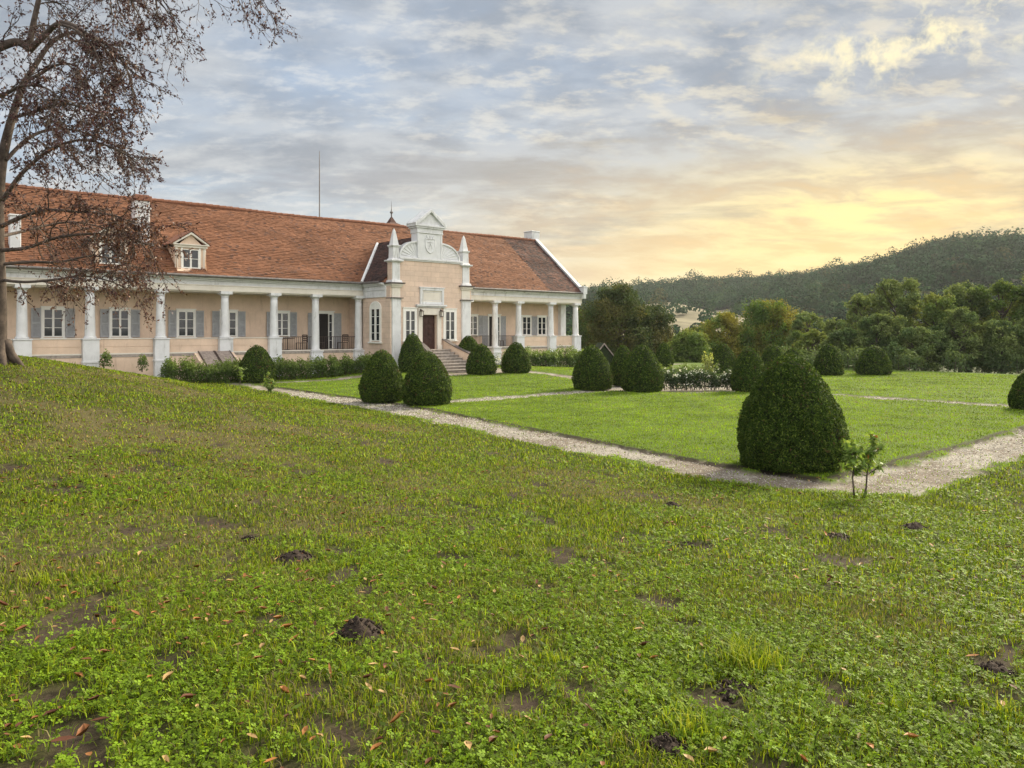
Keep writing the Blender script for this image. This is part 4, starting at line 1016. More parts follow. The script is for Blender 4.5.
def crown_tree(x, y, z, H, Rc, label, pal_, n, leaf, seed, base=.18, lobes=14, name='broadleaf_tree', group='trees beyond the garden', dense=.72, top=1.0, lf_=1.0):
    r = np.random.default_rng(seed); e = empty(name, (x, y, z)); tag(e, label, 'tree', group)
    ls = []; lc_ = []; lr = []
    pts = np.array([[0, 0, -.3], [.05*r.normal(), .05*r.normal(), H*.3], [.15*r.normal(), .15*r.normal(), H*.62], [.2*r.normal(), .2*r.normal(), H*.9]])
    tr0 = .022*H+.04
    main = (pts, np.array([tr0, tr0*.75, tr0*.45, tr0*.12]))
    for k in range(lobes):
        t = base+(.93-base)*((k+.5)/lobes)**.9; th = k*2.4+r.random()*.9
        prof = math.sin(math.pi*min(1, (t-base*.6)/(1.02-base*.6))**.8)
        rad = Rc*(.25+.75*prof)*(.22+.66*r.random()**.7); p0 = np.array([0, 0, H*t*.72]); c = np.array([rad*math.cos(th), rad*math.sin(th), H*t*top])
        mid = (p0+c)/2+np.array([0, 0, -.04*H*r.random()]); ls.append((np.array([p0, mid, c]), np.array([tr0*.35, tr0*.22, tr0*.08]))); lc_.append(c); lr.append(Rc*(.20+.28*r.random())*(.75+.4*prof)*lf_)
        for q_ in range(1): d_ = unit(r.normal(size=3)+np.array([0, 0, .4])); ls.append((np.array([mid*.3+c*.7, c+d_*lr[-1]*.45, c+d_*lr[-1]*.9]), np.array([tr0*.1, tr0*.06, tr0*.025])))
    # a few top lobes
    for k in range(3): c = np.array([Rc*.25*r.normal(), Rc*.25*r.normal(), H*(.84+.08*r.random())]); lc_.append(c); lr.append(Rc*(.24+.14*r.random())*lf_)
    lc_ = np.array(lc_); lr = np.array(lr); wgt = lr**2; which = r.choice(len(lr), n, p=wgt/wgt.sum())
    dirs_ = unit(r.normal(size=(n, 3))); rad = lr[which]*np.abs(.76+.20*r.normal(size=n))
    P = lc_[which]+dirs_*rad[:, None]*np.array([1, 1, .78])
    nz = fbm(P[:, 0]*1.5+seed, P[:, 1]*1.5, P[:, 2]*1.5, 3); k = nz > (.50-.5*(dense-.5)); P = P[k]; dirs_ = dirs_[k]; which = which[k]; P = P[P[:, 2] > .1] if False else P
    V, Q = leaves(P, dirs_*.5+np.array([0, 0, .5]), leaf, leaf*.55, r, .8)
    m = len(P); pal_ = np.array(pal_); hue = fbm(P[:, 0]*.5+seed, P[:, 1]*.5, P[:, 2]*.5, 2)
    ci = np.clip(((hue-.3)/.4*len(pal_)+r.normal(size=m)*.5), 0, len(pal_)-1e-3).astype(int)
    c = pal_[ci]*(.35+.75*r.random(m)+.6*fbm(P[:, 0]*2.2+seed, P[:, 1]*2.2, P[:, 2]*2.2, 2))[:, None]
    raw_mesh('crown', V, Q, None, M['foliage'], np.repeat(c, 4, 0), e)
    V, Q = limb_tubes([main], 8); tk = raw_mesh('trunk', V, Q, None, M['bark'], None, e, True)
    V, Q = limb_tubes(ls, 5); raw_mesh('limbs', V, Q, None, M['bark'], None, e, True)
    return e
def at(px, Y, z=0.0): return ((px-512)/F*Y, Y, z)
GREEN = [(.085, .135, .034), (.115, .168, .042), (.15, .20, .05), (.185, .22, .056)]
GREEN2 = [(.085, .135, .050), (.115, .165, .060), (.145, .195, .066), (.17, .215, .072)]
DARKT = [(.042, .064, .022), (.056, .080, .026), (.076, .090, .028), (.100, .098, .030)]
AUT = [(.075, .135, .028), (.105, .160, .030), (.150, .180, .032), (.200, .185, .036)]
OLIVE = [(.070, .115, .032), (.092, .140, .034), (.122, .155, .038), (.145, .15, .038)]
TREES = [ # px, depth, ground z, height, radius, label, palette, leaves, leaf, dense
 (618,78,-1.5,8.9,4.0,'large dark rounded tree just right of the house end, tinged brown at the top',DARKT,15000,.34,.80),
 (652,80,-1.8,7.2,2.6,'smaller dark tree on the right flank of the large dark rounded one',DARKT,8000,.32,.78),
 (592,86,-1.8,7.0,3.2,'dull brownish tree peeping out behind the corner of the house',OLIVE,8000,.34,.75),
 (771,78,-2.,7.9,3.9,'bright autumn tree with golden orange top above the clipped yews',AUT,14000,.32,.80),
 (727,76,-2.,6.4,3.4,'low spreading olive and yellow tree left of the golden one',AUT,11000,.30,.78),
 (700,82,-2.2,5.3,2.6,'low rust-coloured bushy tree at the foot of the pale hillside field',OLIVE,7000,.30,.78),
 (690,66,-1.,3.6,2.0,'round dark green thicket tree behind the garden hedge',GREEN,6000,.28,.85),
 (808,70,-1.5,6.0,2.2,'pale green feathery tree between the golden tree and the woodland',GREEN2,7000,.28,.65),
 (838,66,-1.2,5.0,2.0,'small pale tree left of the tallest tree of the woodland edge',GREEN2,6000,.27,.70),
 (862,63,-1.,6.6,2.2,'slender green tree on the left shoulder of the woodland edge',GREEN2,9000,.25,.72),
 (897,61,-.8,7.4,2.6,'tallest pointed green tree of the woodland edge',GREEN2,12000,.25,.75),
 (936,58,-.6,5.8,2.5,'rounded green tree in the dip of the woodland edge',GREEN,10000,.25,.75),
 (968,60,-.6,6.9,2.7,'tall green tree right of the dip in the woodland edge',GREEN2,12000,.25,.75),
 (1003,58,-.5,7.0,2.9,'broad yellowish green tree near the right edge of the picture',GREEN,12000,.25,.78),
 (1048,57,-.5,7.4,3.2,'tall green tree cut by the right edge of the picture',GREEN,12000,.25,.78),
 (915,54,-.2,3.1,2.2,'low dark green bushy tree at the far lawn edge, middle of the woodland',GREEN2,9000,.22,.85),
 (880,56,-.4,4.4,1.9,'low dense tree behind the broad clipped yew at the lawn edge',GREEN2,8000,.22,.85),
 (960,54,-.2,4.6,2.2,'low dense tree at the far lawn edge with drooping sprays',GREEN2,9500,.22,.85),
 (1002,53,-.2,3.5,2.3,'low dense tree at the right end of the far lawn edge',GREEN2,9500,.22,.85),
 (1045,52,-.2,4.2,2.4,'low dense tree beyond the right edge of the far lawn',GREEN2,8000,.22,.85),
 (846,58,-.6,3.4,1.9,'low leafy tree between the two far clipped yews',GREEN2,7000,.23,.85),
 (815,62,-1.,3.8,2.0,'low leafy tree left of the two far clipped yews',GREEN,7000,.25,.82),
 (1100,60,-.5,7.6,3.4,'tall tree outside the right edge at the end of the woodland',GREEN,8000,.3,.8),
]
for i, (px, Y_, gz_, H_, Rc_, lb, pal_, n_, lf, dn) in enumerate(TREES):
    x, y, _ = at(px, Y_); low_ = 'low' in lb
    crown_tree(x, y, gz_, H_*(1.06 if px > 850 and not low_ else 1.0), Rc_, lb, pal_, int(n_*2.2), lf*.72, 300+i, base=.03 if low_ else .10, lobes=34 if low_ else 46, dense=(dn-.14 if low_ else dn-.08), lf_=.62 if px > 800 else .85)
# scrub along the edge of the far lawn
ug = []
for k in range(60): x, y, _ = at(770+k*5.6, 52.5+2.5*math.sin(k*.7)+rng.normal()*.8); s_, d_ = SD(x, y); ug.append((x, y, float(terrain(s_, d_))-.05))
bush_mass('undergrowth', 'tangled green undergrowth at the foot of the woodland edge', None, ug, M['foliage'], (.065, .10, .04), (.11, .155, .055), .20, 150, 1.35, .75, 19, kind='stuff')
# grey tips of a tan roof behind the clipped yew at the house end
x, y, z = ray(607, 372); z = float(z)
e = empty('garden_shed', (6.94, 60, -.3), R(8)); tag(e, 'low shed with a steep dark roof behind the clipped yew at the house end', 'shed')
b = MB('xy'); b.prism([(-.8, 0), (.8, 0), (.8, .82), (0, 1.78), (-.8, .82)], -.9, .9); b.build('wall', M['core'], e)
b = MB('xy'); b.prism([(-1.05, .66), (0, 1.98), (1.05, .66), (1.0, .64), (0, 1.88), (-1.0, .64)], -.98, 1.0); rf = b.build('roof', M['core'], e)
b = MB('xy'); b.prism([(-1.07, .66), (0, 2.0), (1.07, .66), (1.0, .62), (0, 1.86), (-1.0, .62)], -1.04, -.981); b.build('verge', M['hatch'], rf)

# ------------------------------------------------------------------ the purple beech at the left
def beech():
    r = np.random.default_rng(77)
    X0, Y0 = at(-3, 20.)[:2]; s_, d_ = SD(X0, Y0); Z0 = float(terrain(s_, d_))
    e = empty('purple_beech', (X0, Y0, Z0)); tag(e, 'big purple beech with sparse dark red leaves and drooping twigs', 'tree')
    def pt(px, py, Y): return np.array([(px-512)/F*Y, Y, EYE-(py-HOR)/F*Y])-np.array([X0, Y0, Z0])
    def line(pts, r0, r1):
        P = np.array([pt(*p) for p in pts]); k = len(P)
        # smooth resample
        t = np.linspace(0, k-1, (k-1)*5+1); i = np.clip(t.astype(int), 0, k-2); f = (t-i)[:, None]
        p0 = P[np.clip(i-1, 0, k-1)]; p1 = P[i]; p2 = P[i+1]; p3 = P[np.clip(i+2, 0, k-1)]
        S_ = .5*((2*p1)+(-p0+p2)*f+(2*p0-5*p1+4*p2-p3)*f**2+(-p0+3*p1-3*p2+p3)*f**3)
        return S_, np.linspace(r0, r1, len(S_))
    trunk = [line([(-3,372,20),(-3,345,20),(-2,300,20),(-3,250,20),(-2,200,20),(2,160,20),(12,118,20.1),(24,82,20.3)], .25, .075)]
    trunk[0][1][:6] *= np.linspace(1.3, 1.0, 6)
    limbs = [
      (line([(24,82,20.3),(36,64,20.4),(50,44,20.6),(66,34,20.8),(82,34,21),(98,42,21.2),(110,56,21.4),(118,74,21.5)], .11, .03), 1.),
      (line([(-70,150,19),(-45,90,18.8),(-22,58,18.8),(0,47,19),(18,42,19.1),(30,50,19.2)], .24, .13), .6),
      (line([(30,50,19.2),(31,36,19.2),(35,16,19.2),(42,-14,19.3),(52,-50,19.5)], .12, .07), .8),
      (line([(30,50,19.2),(44,36,19),(58,24,18.8),(72,25,18.6),(90,36,18.4),(106,44,18.2),(120,58,18.1),(132,80,18.)], .12, .025), 1.2),
      (line([(58,24,18.8),(76,30,18.2),(92,46,17.8),(100,66,17.6),(106,86,17.5)], .06, .015), 1.2),
      (line([(24,82,20.3),(40,74,20),(54,66,19.8),(70,64,19.6),(84,74,19.4),(92,98,19.3)], .07, .015), 1.),
      (line([(3,200,20),(18,178,19.6),(36,160,19.2),(58,146,18.8),(82,140,18.5),(108,146,18.2),(136,160,18.)], .09, .012), 1.2),
      (line([(6,160,20),(26,140,20.4),(48,130,20.8),(74,130,21.2),(104,140,21.5),(128,154,21.7)], .08, .012), 1.2),
      (line([(2,226,20),(24,216,19.3),(48,210,18.8),(78,212,18.4),(106,214,18.1),(138,224,17.9)], .09, .012), 1.3),
      (line([(2,250,20),(26,248,19.5),(56,238,19.1),(88,234,18.8),(118,236,18.6),(152,246,18.4)], .08, .012), 1.3),
      (line([(3,264,20),(30,262,20.3),(60,262,20.5),(92,256,20.7),(124,262,20.8),(140,272,20.9)], .07, .012), 1.2),
      (line([(3,280,20),(24,282,19.2),(52,280,18.7),(84,276,18.3),(112,282,18.),(132,292,17.9)], .06, .010), 1.0),
      (line([(2,236,20),(20,232,21),(44,226,21.8),(72,222,22.4),(104,228,22.9),(126,240,23.2)], .07, .012), 1.2),
      (line([(12,118,20.1),(34,112,19.4),(60,104,18.8),(86,108,18.3),(112,118,18.)], .07, .012), 1.1),
      (line([(-30,100,18),(0,96,17.4),(22,86,17),(46,88,16.7),(66,104,16.5)], .08, .012), 1.1),
      (line([(52,-50,19.5),(80,-72,19),(112,-70,18.6),(138,-48,18.4),(152,-16,18.2),(158,16,18.1)], .07, .012), 1.1),
      (line([(52,-50,19.5),(96,-110,18.6),(150,-120,17.8),(196,-96,17.2),(224,-60,16.9),(240,-22,16.8)], .08, .012), .7),
      (line([(104,-24,20.2),(150,-50,20.4),(196,-44,20.6),(230,-24,20.7),(252,-6,20.8),(268,12,20.8)], .05, .010), .5),
      (line([(138,-48,18.4),(170,-52,18.2),(190,-30,18.1),(198,-4,18.)], .04, .010), .6),
      (line([(38,0,19.2),(70,-30,19.8),(104,-24,20.2),(130,0,20.5),(146,30,20.6)], .06, .012), 1.1),
      (line([(-70,150,19),(-110,40,18),(-100,-80,17.5),(-40,-160,17.2)], .16, .05), .7),
      (line([(-40,-160,17.2),(30,-170,17),(80,-120,16.8),(112,-60,16.7),(126,-10,16.6)], .05, .012), 1.0),
      (line([(3,200,20),(-40,180,19),(-90,170,18),(-150,190,17.4)], .10, .02), .8),
      (line([(2,250,20),(-40,240,21),(-90,235,22),(-140,250,22.4)], .09, .02), .8),
    ]
    Ltub = [(l[0], l[1]*.62+.004) for l, _ in limbs]
    twl = []; LP = []; LD_ = []
    def twig(p, d, L, rad, level):
        k = 7 if level == 1 else 5; P = [p]; dd = d.copy()
        for q_ in range(k):
            dd = unit(dd+r.normal(size=3)*.16+np.array([0, 0, -.10 if level > 1 else -.12])); P.append(P[-1]+dd*L/k)
        P = np.array(P); twl.append((P, np.linspace(rad, max(rad*.35, .0035), k+1)))
        if level < 3:
            m = r.integers(4, 7) if level == 1 else r.integers(2, 4)
            for q_ in range(m):
                t = .2+.78*r.random(); i = int(t*k); b0 = P[i]+(P[min(i+1, k)]-P[i])*(t*k-i)
                ax = unit(P[min(i+1, k)]-P[i]); s_ = unit(np.cross(ax, r.normal(size=3))); twig(b0, unit(ax*.75+s_*.7), L*(.42+.25*r.random()), rad*.5, level+1)
        if level >= 2 or r.random() < .5:
            nl = int(1.8+3.2*r.random()+L*3)
            for q_ in range(nl):
                t = .15+.9*r.random(); i = min(int(t*k), k-1); LP.append(P[i]+(P[i+1]-P[i])*(t*k-i)+r.normal(size=3)*.016); LD_.append(P[i+1]-P[i])
    for (P, rad), dens in limbs:
        seg = np.linalg.norm(np.diff(P, axis=0), axis=1); cum = np.concatenate([[0], np.cumsum(seg)]); Lt = cum[-1]
        lowl = float(P[len(P)//2, 2]) < 4.9; n = int(Lt*(3.9 if lowl else 5.2)*dens)
        for q_ in range(n):
            u_ = Lt*(.18+.82*r.random()**.8); i = min(int(np.searchsorted(cum, u_)), len(P)-1); ax = unit(P[i]-P[max(i-1, 0)])
            s_ = unit(np.cross(ax, r.normal(size=3))+np.array([0, 0, .12])); L = (.5+1.1*r.random()**1.5)*(1.15-.35*u_/Lt)
            twig(P[i], unit(ax*.65+s_*.75), L, min(.013, rad[i]*.5)+.006, 1)
        twig(P[-1], unit(P[-1]-P[-2]), .7, .008, 1)
    V, Q = limb_tubes(trunk, 16); 
    ang = np.arctan2(V[:, 1], V[:, 0]); cen = np.repeat(trunk[0][0], 16, 0); off = V-cen; V = cen+off*(1+.16*(fbm(np.cos(np.arctan2(off[:, 1], off[:, 0]))*2.2, np.sin(np.arctan2(off[:, 1], off[:, 0]))*2.2, V[:, 2]*.8)-.5)*2)[:, None]
    tk = raw_mesh('trunk', V, Q, None, M['bark_grey'], None, e, True)
    # root flare
    b = MB('xy')
    for k in range(6):
        th = k*1.05+.3; b.tube([(.18*math.cos(th), .18*math.sin(th), .55), (.30*math.cos(th), .30*math.sin(th), .18), (.46*math.cos(th), .46*math.sin(th), -.02), (.62*math.cos(th), .62*math.sin(th), -.2)], [.13, .13, .10, .05], 8)
    b.build('root', M['bark_grey'], tk, 0, True)
    V, Q = limb_tubes(Ltub, 8); raw_mesh('limbs', V, Q, None, M['bark'], None, e, True)
    V, Q = limb_tubes(twl, 3); raw_mesh('twigs', V, Q, None, M['bark'], None, e)
    LP = np.array(LP); n = len(LP); print('beech leaves', n, 'twigs', len(twl))
    V, Q = leaves(LP, unit(np.array(LD_))*.2+r.normal(size=(n, 3))*.5, .078, .036, r, .9, fold=.2, droop=.7)
    hz_ = LP[:, 2]; lowf = sst(hz_, 4.4, 3.0)
    c = np.array([.060, .022, .024])*(.55+.9*r.random(n))[:, None]
    br_ = r.random(n) < (.12+.45*lowf); c = np.where(br_[:, None], np.array([.15, .068, .036])*(.6+.8*r.random(n))[:, None], c)
    raw_mesh('crown', V, Q, None, M['beech'], np.repeat(c, 4, 0), e)
beech()
# ------------------------------------------------------------------ molehills
def molehill(px, py, wd, asp, lb, i):
    x, y, z = ray(px, py); Rm = wd/F*y*.5; Hm = Rm*asp*2.2; r = np.random.default_rng(500+i)
    n = 26; V = [(0, 0, Hm)]; Tq = []; Tt = []
    rings = 9
    for j in range(1, rings+1):
        t = j/rings
        for k in range(n):
            th = 2*math.pi*k/n; rad = Rm*t*(1+.28*(float(vnoise(math.cos(th)*1.6+i*7, math.sin(th)*1.6, 2.))-.5)); hx_ = rad*math.cos(th); hy_ = rad*math.sin(th)*1.1
            h = Hm*(math.cos(t*math.pi/2)**1.2)*(.75+.5*float(vnoise(hx_*30+i, hy_*30, 1.)))+.012*float(vnoise(hx_*90, hy_*90, i))-.015
            V.append((hx_, hy_, h))
    for k in range(n): Tt.append((0, 1+k, 1+(k+1) % n))
    for j in range(rings-1):
        for k in range(n): a = 1+j*n+k; b_ = 1+j*n+(k+1) % n; Tq.append((a, a+n, b_+n, b_))
    s_, d_ = SD(x, y)
    # crumbs of earth
    m = 90; th = r.random(m)*6.28; rad = Rm*np.sqrt(r.random(m))*1.15; V = np.array(V, float); CV = []; CT = []
    for q_ in range(m):
        cxx, cyy = rad[q_]*math.cos(th[q_]), rad[q_]*math.sin(th[q_])*1.1; zz = max(Hm*math.cos(min(1, rad[q_]/Rm)*math.pi/2)**1.2*.95, 0); s2 = (.006+.014*r.random())*min(1, Rm/.12)
        o = len(V)+len(CV); pts_ = np.array([[1, 0, 0], [-1, 0, 0], [0, 1, 0], [0, -1, 0], [0, 0, 1], [0, 0, -1]])*(s2*(.6+.7*r.random((6, 1))))+[cxx, cyy, zz]
        CV += [tuple(v) for v in pts_]; CT += [(o+a, o+b_, o+c) for a, b_, c in ((0, 2, 4), (2, 1, 4), (1, 3, 4), (3, 0, 4), (2, 0, 5), (1, 2, 5), (3, 1, 5), (0, 3, 5))]
    V = np.concatenate([V, np.array(CV)])
    o = raw_mesh('molehill', V, Tq, Tt+CT, M['earth'], None); o.location = (x, y, z); tag(o, lb, 'molehill', 'molehills on the lawn')
for i, (px, py, wd, asp, lb) in enumerate(MOLE): molehill(px, py, wd, asp, lb, i)

# ------------------------------------------------------------------ grass and clover
def scatter(n, r0, r1, a0, a1, seed):
    r = np.random.default_rng(seed); rad = np.sqrt(r.random(n)*(r1*r1-r0*r0)+r0*r0); az_ = np.radians(a0+(a1-a0)*r.random(n))
    return rad*np.sin(az_), rad*np.cos(az_), r
YX = np.array([(o.location.x, o.location.y) for o in bpy.data.objects if o.name.startswith('clipped_yew')])
def grass_ok(x, y, r):
    s, d = SD(x, y); g_ = gravel(s, d); so3 = soil(x, y)
    k = ((g_+.36*r.normal(size=len(x)) < .30) | ((fbm(s*1.3, d*1.3, 12.) > .55) & (r.random(len(x)) < .10))) & (so3+.45*r.normal(size=len(x))*(so3 > .05) < .38)
    k &= ~((d < .2) & (s < 44)); k &= ~((s > PS0-.1) & (s < PS1+.1) & (d < 6.0))
    k &= (s < 52)
    k &= lawn_lip(s, d)*.9 < r.random(len(x))
    return k
TV, TQ, TT, TC, off = [], [], [], [], 0
def add_t(V, Q, col_):
    global off
    V = V.reshape(-1, 3); TV.append(V.astype(np.float32)); TQ.append(Q+off); TC.append(col_.astype(np.float32)); off += len(V)
def blades(x, y, z, h, w_, r, col_, lean=.5):
    """two-segment grass blades as quads narrowing to a tip"""
    n = len(x); th = r.random(n)*2*math.pi; ln = lean*(.3+r.random(n)); dx, dy = np.cos(th), np.sin(th); wx, wy = -dy*w_/2, dx*w_/2
    B = np.stack([x, y, z], 1); m = B+np.stack([dx*ln*h*.35, dy*ln*h*.35, h*.62], 1); tip = B+np.stack([dx*ln*h, dy*ln*h, h*(1-.25*ln)], 1)
    wv = np.stack([wx, wy, np.zeros(n)], 1)
    V = np.stack([B-wv, B+wv, m+wv*.8, m-wv*.8, tip+wv*.12, tip-wv*.12], 1)
    i = np.arange(n)[:, None]*6; Q = np.concatenate([i+np.array([[0, 1, 2, 3]]), i+np.array([[3, 2, 4, 5]])])
    add_t(V, Q, np.repeat(col_, 6, 0))
def clover(x, y, z, h, sz, r, col_):
    """three-leaved clover heads on the level of the sward"""
    n = len(x); th0 = r.random(n)*2*math.pi; tilt = r.normal(size=(n, 2))*.38
    for k in range(3):
        th = th0+k*2.094; dx, dy = np.cos(th), np.sin(th); px_, py_ = -dy, dx
        def p(f, l):
            ox = dx*f+px_*l; oy = dy*f+py_*l
            return np.stack([x+ox*sz, y+oy*sz, z+h+(ox*tilt[:, 0]+oy*tilt[:, 1])*sz+.10*sz*abs(l)], 1)
        V = np.stack([p(.02, 0), p(.55, .42), p(.98, .0), p(.55, -.42)], 1)
        add_t(V, np.arange(4*n).reshape(-1, 4), np.repeat(col_*(.9+.2*r.random((n, 1))), 4, 0))
GC = np.array([[.166, .240, .010], [.250, .325, .014], [.060, .112, .007], [.310, .335, .030]])
def sward(n, r0, r1, fi, fo, seed, hs, ws, frac_clover, csz, a0=-43, a1=43):
    x, y, r = scatter(n, r0, r1, a0, a1, seed)
    rd = np.hypot(x, y); k = r.random(len(x)) < sst(rd, r0-.01, r0+fi)*(1-sst(rd, r1-fo, r1)); x, y = x[k], y[k]
    k = grass_ok(x, y, r); x, y = x[k], y[k]; n = len(x); s, d = SD(x, y); q_ = lawn_q(s, d); z = terrain(s, d)
    n1 = fbm(x*.35, y*.35, 2.); n3 = fbm(x*1.1, y*1.1, 21.); n4 = fbm(x*4.2, y*4.2, 31., 2); mown = q_ <= .05
    dr = dryness(x, y, q_, n1)
    isc = (r.random(n) < frac_clover*np.clip(sst(n3, .36, .62)*1.6, .05, 1.3)*(1-.8*dr)) & ~mown
    c = GC[r.choice(4, n, p=[.38, .26, .26, .10])]*(.30+1.15*r.random(n))[:, None]
    bright = (.74+.55*n3+.2*(n4-.5))[:, None]; c = c*bright
    c = np.where(mown[:, None], np.array([.185, .290, .014])*(.50+.75*r.random(n)+1.1*(n3-.5)+.7*(n4-.5)+.5*(n1-.5))[:, None], c)
    straw = r.random(n) < np.where(mown, .04+.25*sst(n3, .55, .72), .03+.66*dr); c = np.where(straw[:, None], np.array([.235, .205, .085])*(.4+.8*r.random(n))[:, None], c)
    thin = r.random(n) > dr*.62
    x, y, z, c, isc, mown, n4, dr, q_ = [v[thin] for v in (x, y, z, c, isc, mown, n4, dr, q_)]; n = len(x)
    h = hs*(.55+.7*r.random(n))*(.7+.7*n4)*np.where(mown, .62, 1)*(1-.35*dr)
    tall = (r.random(n) < .02) & ~mown; h = np.where(tall, h*1.9, h)
    b_ = ~isc; blades(x[b_], y[b_], z[b_], h[b_], ws*(.6+.8*r.random(b_.sum())), r, c[b_], .75)
    cc = np.array([.150, .240, .015])*(.28+1.2*r.random(isc.sum()))[:, None]
    if isc.any(): clover(x[isc], y[isc], z[isc], h[isc]*.75, csz*(.6+.7*r.random(isc.sum())), r, cc)
sward(380000, 1.9, 8.0, .05, 2.5, 1, .050, .0052, .40, .0155)
sward(430000, 5.5, 17, 2.5, 6, 2, .052, .0085, .32, .020)
sward(460000, 11, 36, 6, 14, 3, .056, .0150, .22, .032)
sward(330000, 22, 55, 14, .5, 4, .058, .0270, .0, .03)
# tall tufts
r = np.random.default_rng(9)
for px, py, m, hh in ((742, 668, 260, .17), (770, 668, 120, .12), (690, 735, 120, .13), (1010, 722, 80, .12), (548, 665, 70, .10), (40, 585, 60, .1), (905, 715, 60, .1), (480, 505, 70, .12)):
    x, y, z = ray(px, py); w_ = .045*hh/.1; xx = x+r.normal(size=m)*w_; yy = y+r.normal(size=m)*w_
    blades(xx, yy, np.full(m, z), hh*(.5+.7*r.random(m)), .006, r, GC[r.integers(0, 4, m)]*(.8+.5*r.random((m, 1))), .8)
# broad weed leaves lying in the sward
x, y, r = scatter(9000, 2.2, 13, -42, 42, 17); k = grass_ok(x, y, r); x, y = x[k], y[k]; s, d = SD(x, y); k = (lawn_q(s, d) > .3) & (fbm(x*.9, y*.9, 61.) > .47); x, y = x[k], y[k]; s, d = SD(x, y); z = terrain(s, d)
P = np.stack([x, y, z+.03], 1); V, Q = leaves(P, np.tile([0, 0, 1.], (len(P), 1)), .055, .026, r, .35, fold=-.1)
add_t(V, Q, np.repeat(np.array([.10, .155, .024])*(.6+.8*r.random((len(P), 1))), 4, 0))
V = np.concatenate(TV); Q = np.concatenate(TQ); Cl = np.concatenate(TC)
grass = raw_mesh('grass', V, Q, None, M['grass'], Cl); tag(grass, 'green grass and clover of the lawns, thin and dry on the mound', 'grass', kind='stuff')
print('grass verts', len(V))

# ------------------------------------------------------------------ gravel
x, y, r = scatter(260000, 9, 34, -38, 40, 40); s, d = SD(x, y); g_ = gravel(s, d); k = g_+.2*r.normal(size=len(x)) > .55; x, y, s, d = x[k], y[k], s[k], d[k]; n = len(x)
dist = np.hypot(x, y); sz = (.007+.013*r.random(n)**2)*np.clip(dist/14, .8, 2.2); z = terrain(s, d)-.055
base = np.array([[1, 0, 0], [0, 1, 0], [-1, 0, 0], [0, -1, 0], [0, 0, .7]]); a_ = r.random(n)*6.28
bx = base[None]*sz[:, None, None]*(.6+.7*r.random((n, 5, 1))); ca, sa = np.cos(a_)[:, None], np.sin(a_)[:, None]
V = np.stack([bx[..., 0]*ca-bx[..., 1]*sa+x[:, None], bx[..., 0]*sa+bx[..., 1]*ca+y[:, None], bx[..., 2]+z[:, None]+.001], -1)
i = np.arange(n)[:, None]*5; Tt = np.concatenate([i+np.array([[a, b, 4]]) for a, b in ((0, 1), (1, 2), (2, 3), (3, 0))])
gcol = np.array([.38, .355, .31])*(.35+.95*r.random(n))[:, None]; dk = r.random(n) < .22; gcol = np.where(dk[:, None], np.array([.14, .11, .085]), gcol)
gr = raw_mesh('gravel', V.reshape(-1, 3), None, Tt, M['stones'], np.repeat(gcol, 5, 0)); tag(gr, 'pale gravel stones on the garden paths', 'gravel', kind='stuff')

# ------------------------------------------------------------------ fallen leaves
def leaf_mesh(x, y, z, L, wdt, r, lift=.02, curl=.5):
    """curled dry leaves, two rows of quads each"""
    n = len(x); th = r.random(n)*6.28; dx, dy = np.cos(th), np.sin(th); px_, py_ = -dy, dx; cu = curl*(.3+r.random(n)); tl = r.normal(size=n)*.35
    def p(f, l, up): return np.stack([x+(dx*f*L+px_*l*wdt), y+(dy*f*L+py_*l*wdt), z+lift+up*cu*L+f*tl*L*.6], 1)
    V = np.stack([p(-.5, 0, .10), p(-.2, .42, .26), p(.2, .40, .24), p(.55, 0, .16), p(.2, -.40, .22), p(-.2, -.42, .28), p(-.15, 0, .0), p(.2, 0, .0)], 1)
    i = np.arange(n)[:, None]*8; Q = np.concatenate([i+np.array([q_]) for q_ in ([0, 1, 6, 5], [1, 2, 7, 6], [6, 7, 4, 5], [2, 3, 4, 7])])
    return V.reshape(-1, 3), Q
DRY = np.array([[.30, .13, .04], [.38, .25, .11], [.11, .042, .022], [.18, .075, .03]])
x, y, r = scatter(20000, 2.2, 24, -42, 34, 71); s, d = SD(x, y); q_ = lawn_q(s, d); pr = np.where(q_ > .1, np.interp(np.degrees(np.arctan2(x, y)), [-40, -20, 0, 35], [1., .8, .3, .18]), .03); k = r.random(len(x)) < pr*np.clip(fbm(x*.6, y*.6, 3.)*1.6-.25, .1, 1); x, y, s, d = x[k], y[k], s[k], d[k]; n = len(x)
V, Q = leaf_mesh(x, y, terrain(s, d), .03+.05*r.random(n)**1.5, .013+.018*r.random(n), r, .040, .9)
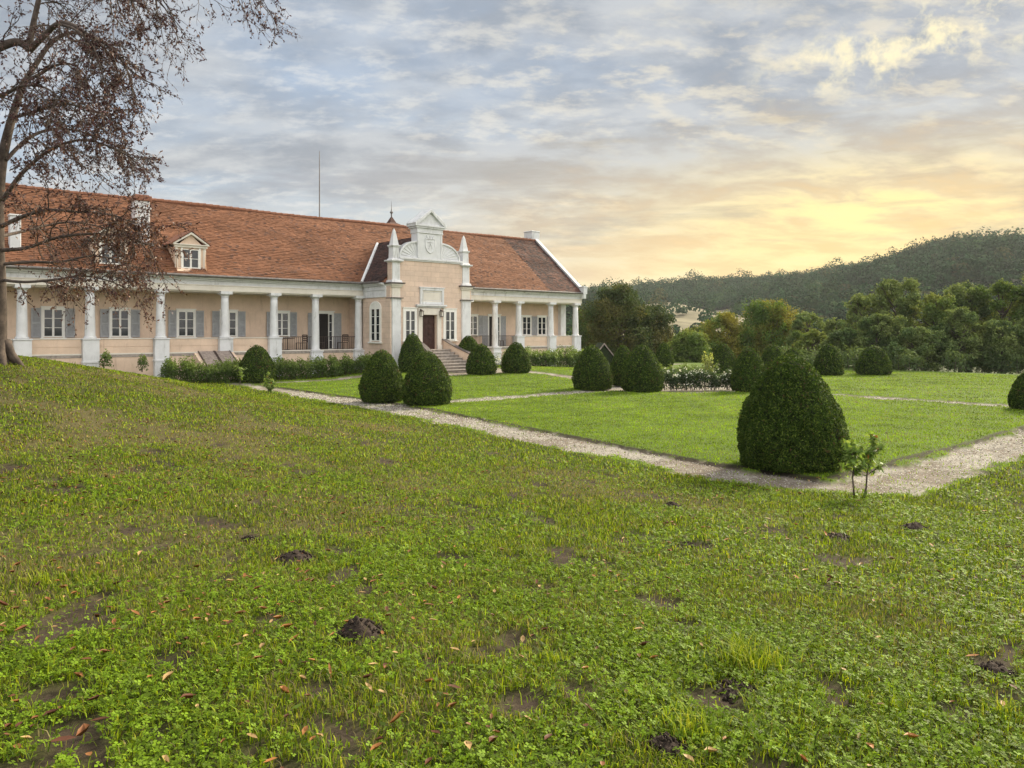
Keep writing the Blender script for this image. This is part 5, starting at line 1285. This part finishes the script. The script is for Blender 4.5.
fl = raw_mesh('fallen_leaves', V, Q, None, M['dry'], np.repeat(DRY[r.integers(0, 4, n)]*(.6+.6*r.random((n, 1))), 8, 0)); tag(fl, 'small dry brown leaves scattered over the lawn', 'leaves', kind='stuff')
BIG = [(62, 752, .11, 2, 'curled dark red fallen leaf, lowest on the left of the lawn'),
       (84, 745, .085, 3, 'tan curled leaf touching the bottom edge of the lawn at the left'),
       (168, 688, .075, 1, 'pale orange fallen leaf above the dark red forked one'),
       (188, 709, .075, 2, 'dark red forked leaf standing upright in the clover'),
       (468, 759, .085, 1, 'long pale tan leaf at the bottom edge, right of the middle molehills'),
       (911, 748, .065, 0, 'bright orange leaf in the grass of the lower right lawn'),
       (972, 664, .075, 0, 'orange leaf next to the dark molehill at the right edge'),
       (1003, 713, .06, 0, 'orange leaf beside a grey bare patch at the right edge'),
       (586, 677, .05, 0, 'upright rusty leaf on a small bare patch in the lower middle'),
       (22, 637, .08, 3, 'rust brown leaf on the bare patch at the left edge'),
       (140, 560, .09, 1, 'tan curled leaf high on the left lawn below the dry band'),
       (455, 658, .06, 1, 'tan leaf on clover right of the largest molehill')]
for i, (px, py, L, ci, lb) in enumerate(BIG):
    x, y, z = ray(px, py); r = np.random.default_rng(900+i)
    V, Q = leaf_mesh(np.zeros(1), np.zeros(1), np.zeros(1), np.array([L]), np.array([L*.42]), r, .045, 1.0)
    o = raw_mesh('fallen_leaf', V, Q, None, M['dry'], np.tile(DRY[ci], (8, 1))); o.location = (x, y, z); tag(o, lb, 'leaf', 'large fallen leaves on the lawn')
# ------------------------------------------------------------------ the evening air
hm = bpy.data.materials.new('evening_haze'); hm.use_nodes = True; t = NT(hm.node_tree); t.n.clear()
ho = t.add('ShaderNodeOutputMaterial'); hv = t.add('ShaderNodeVolumePrincipled'); t.l.new(hv.outputs[0], ho.inputs['Volume'])
hv.inputs['Color'].default_value = (.92, .95, 1.0, 1); hv.inputs['Density'].default_value = .00013; hv.inputs['Anisotropy'].default_value = .2
b = MB('xy'); b.box(-1900, 2000, -1900, 2000, -12, 100); hz_o = b.build('haze', hm); tag(hz_o, 'thin bluish evening haze over the valley', 'haze', kind='stuff')
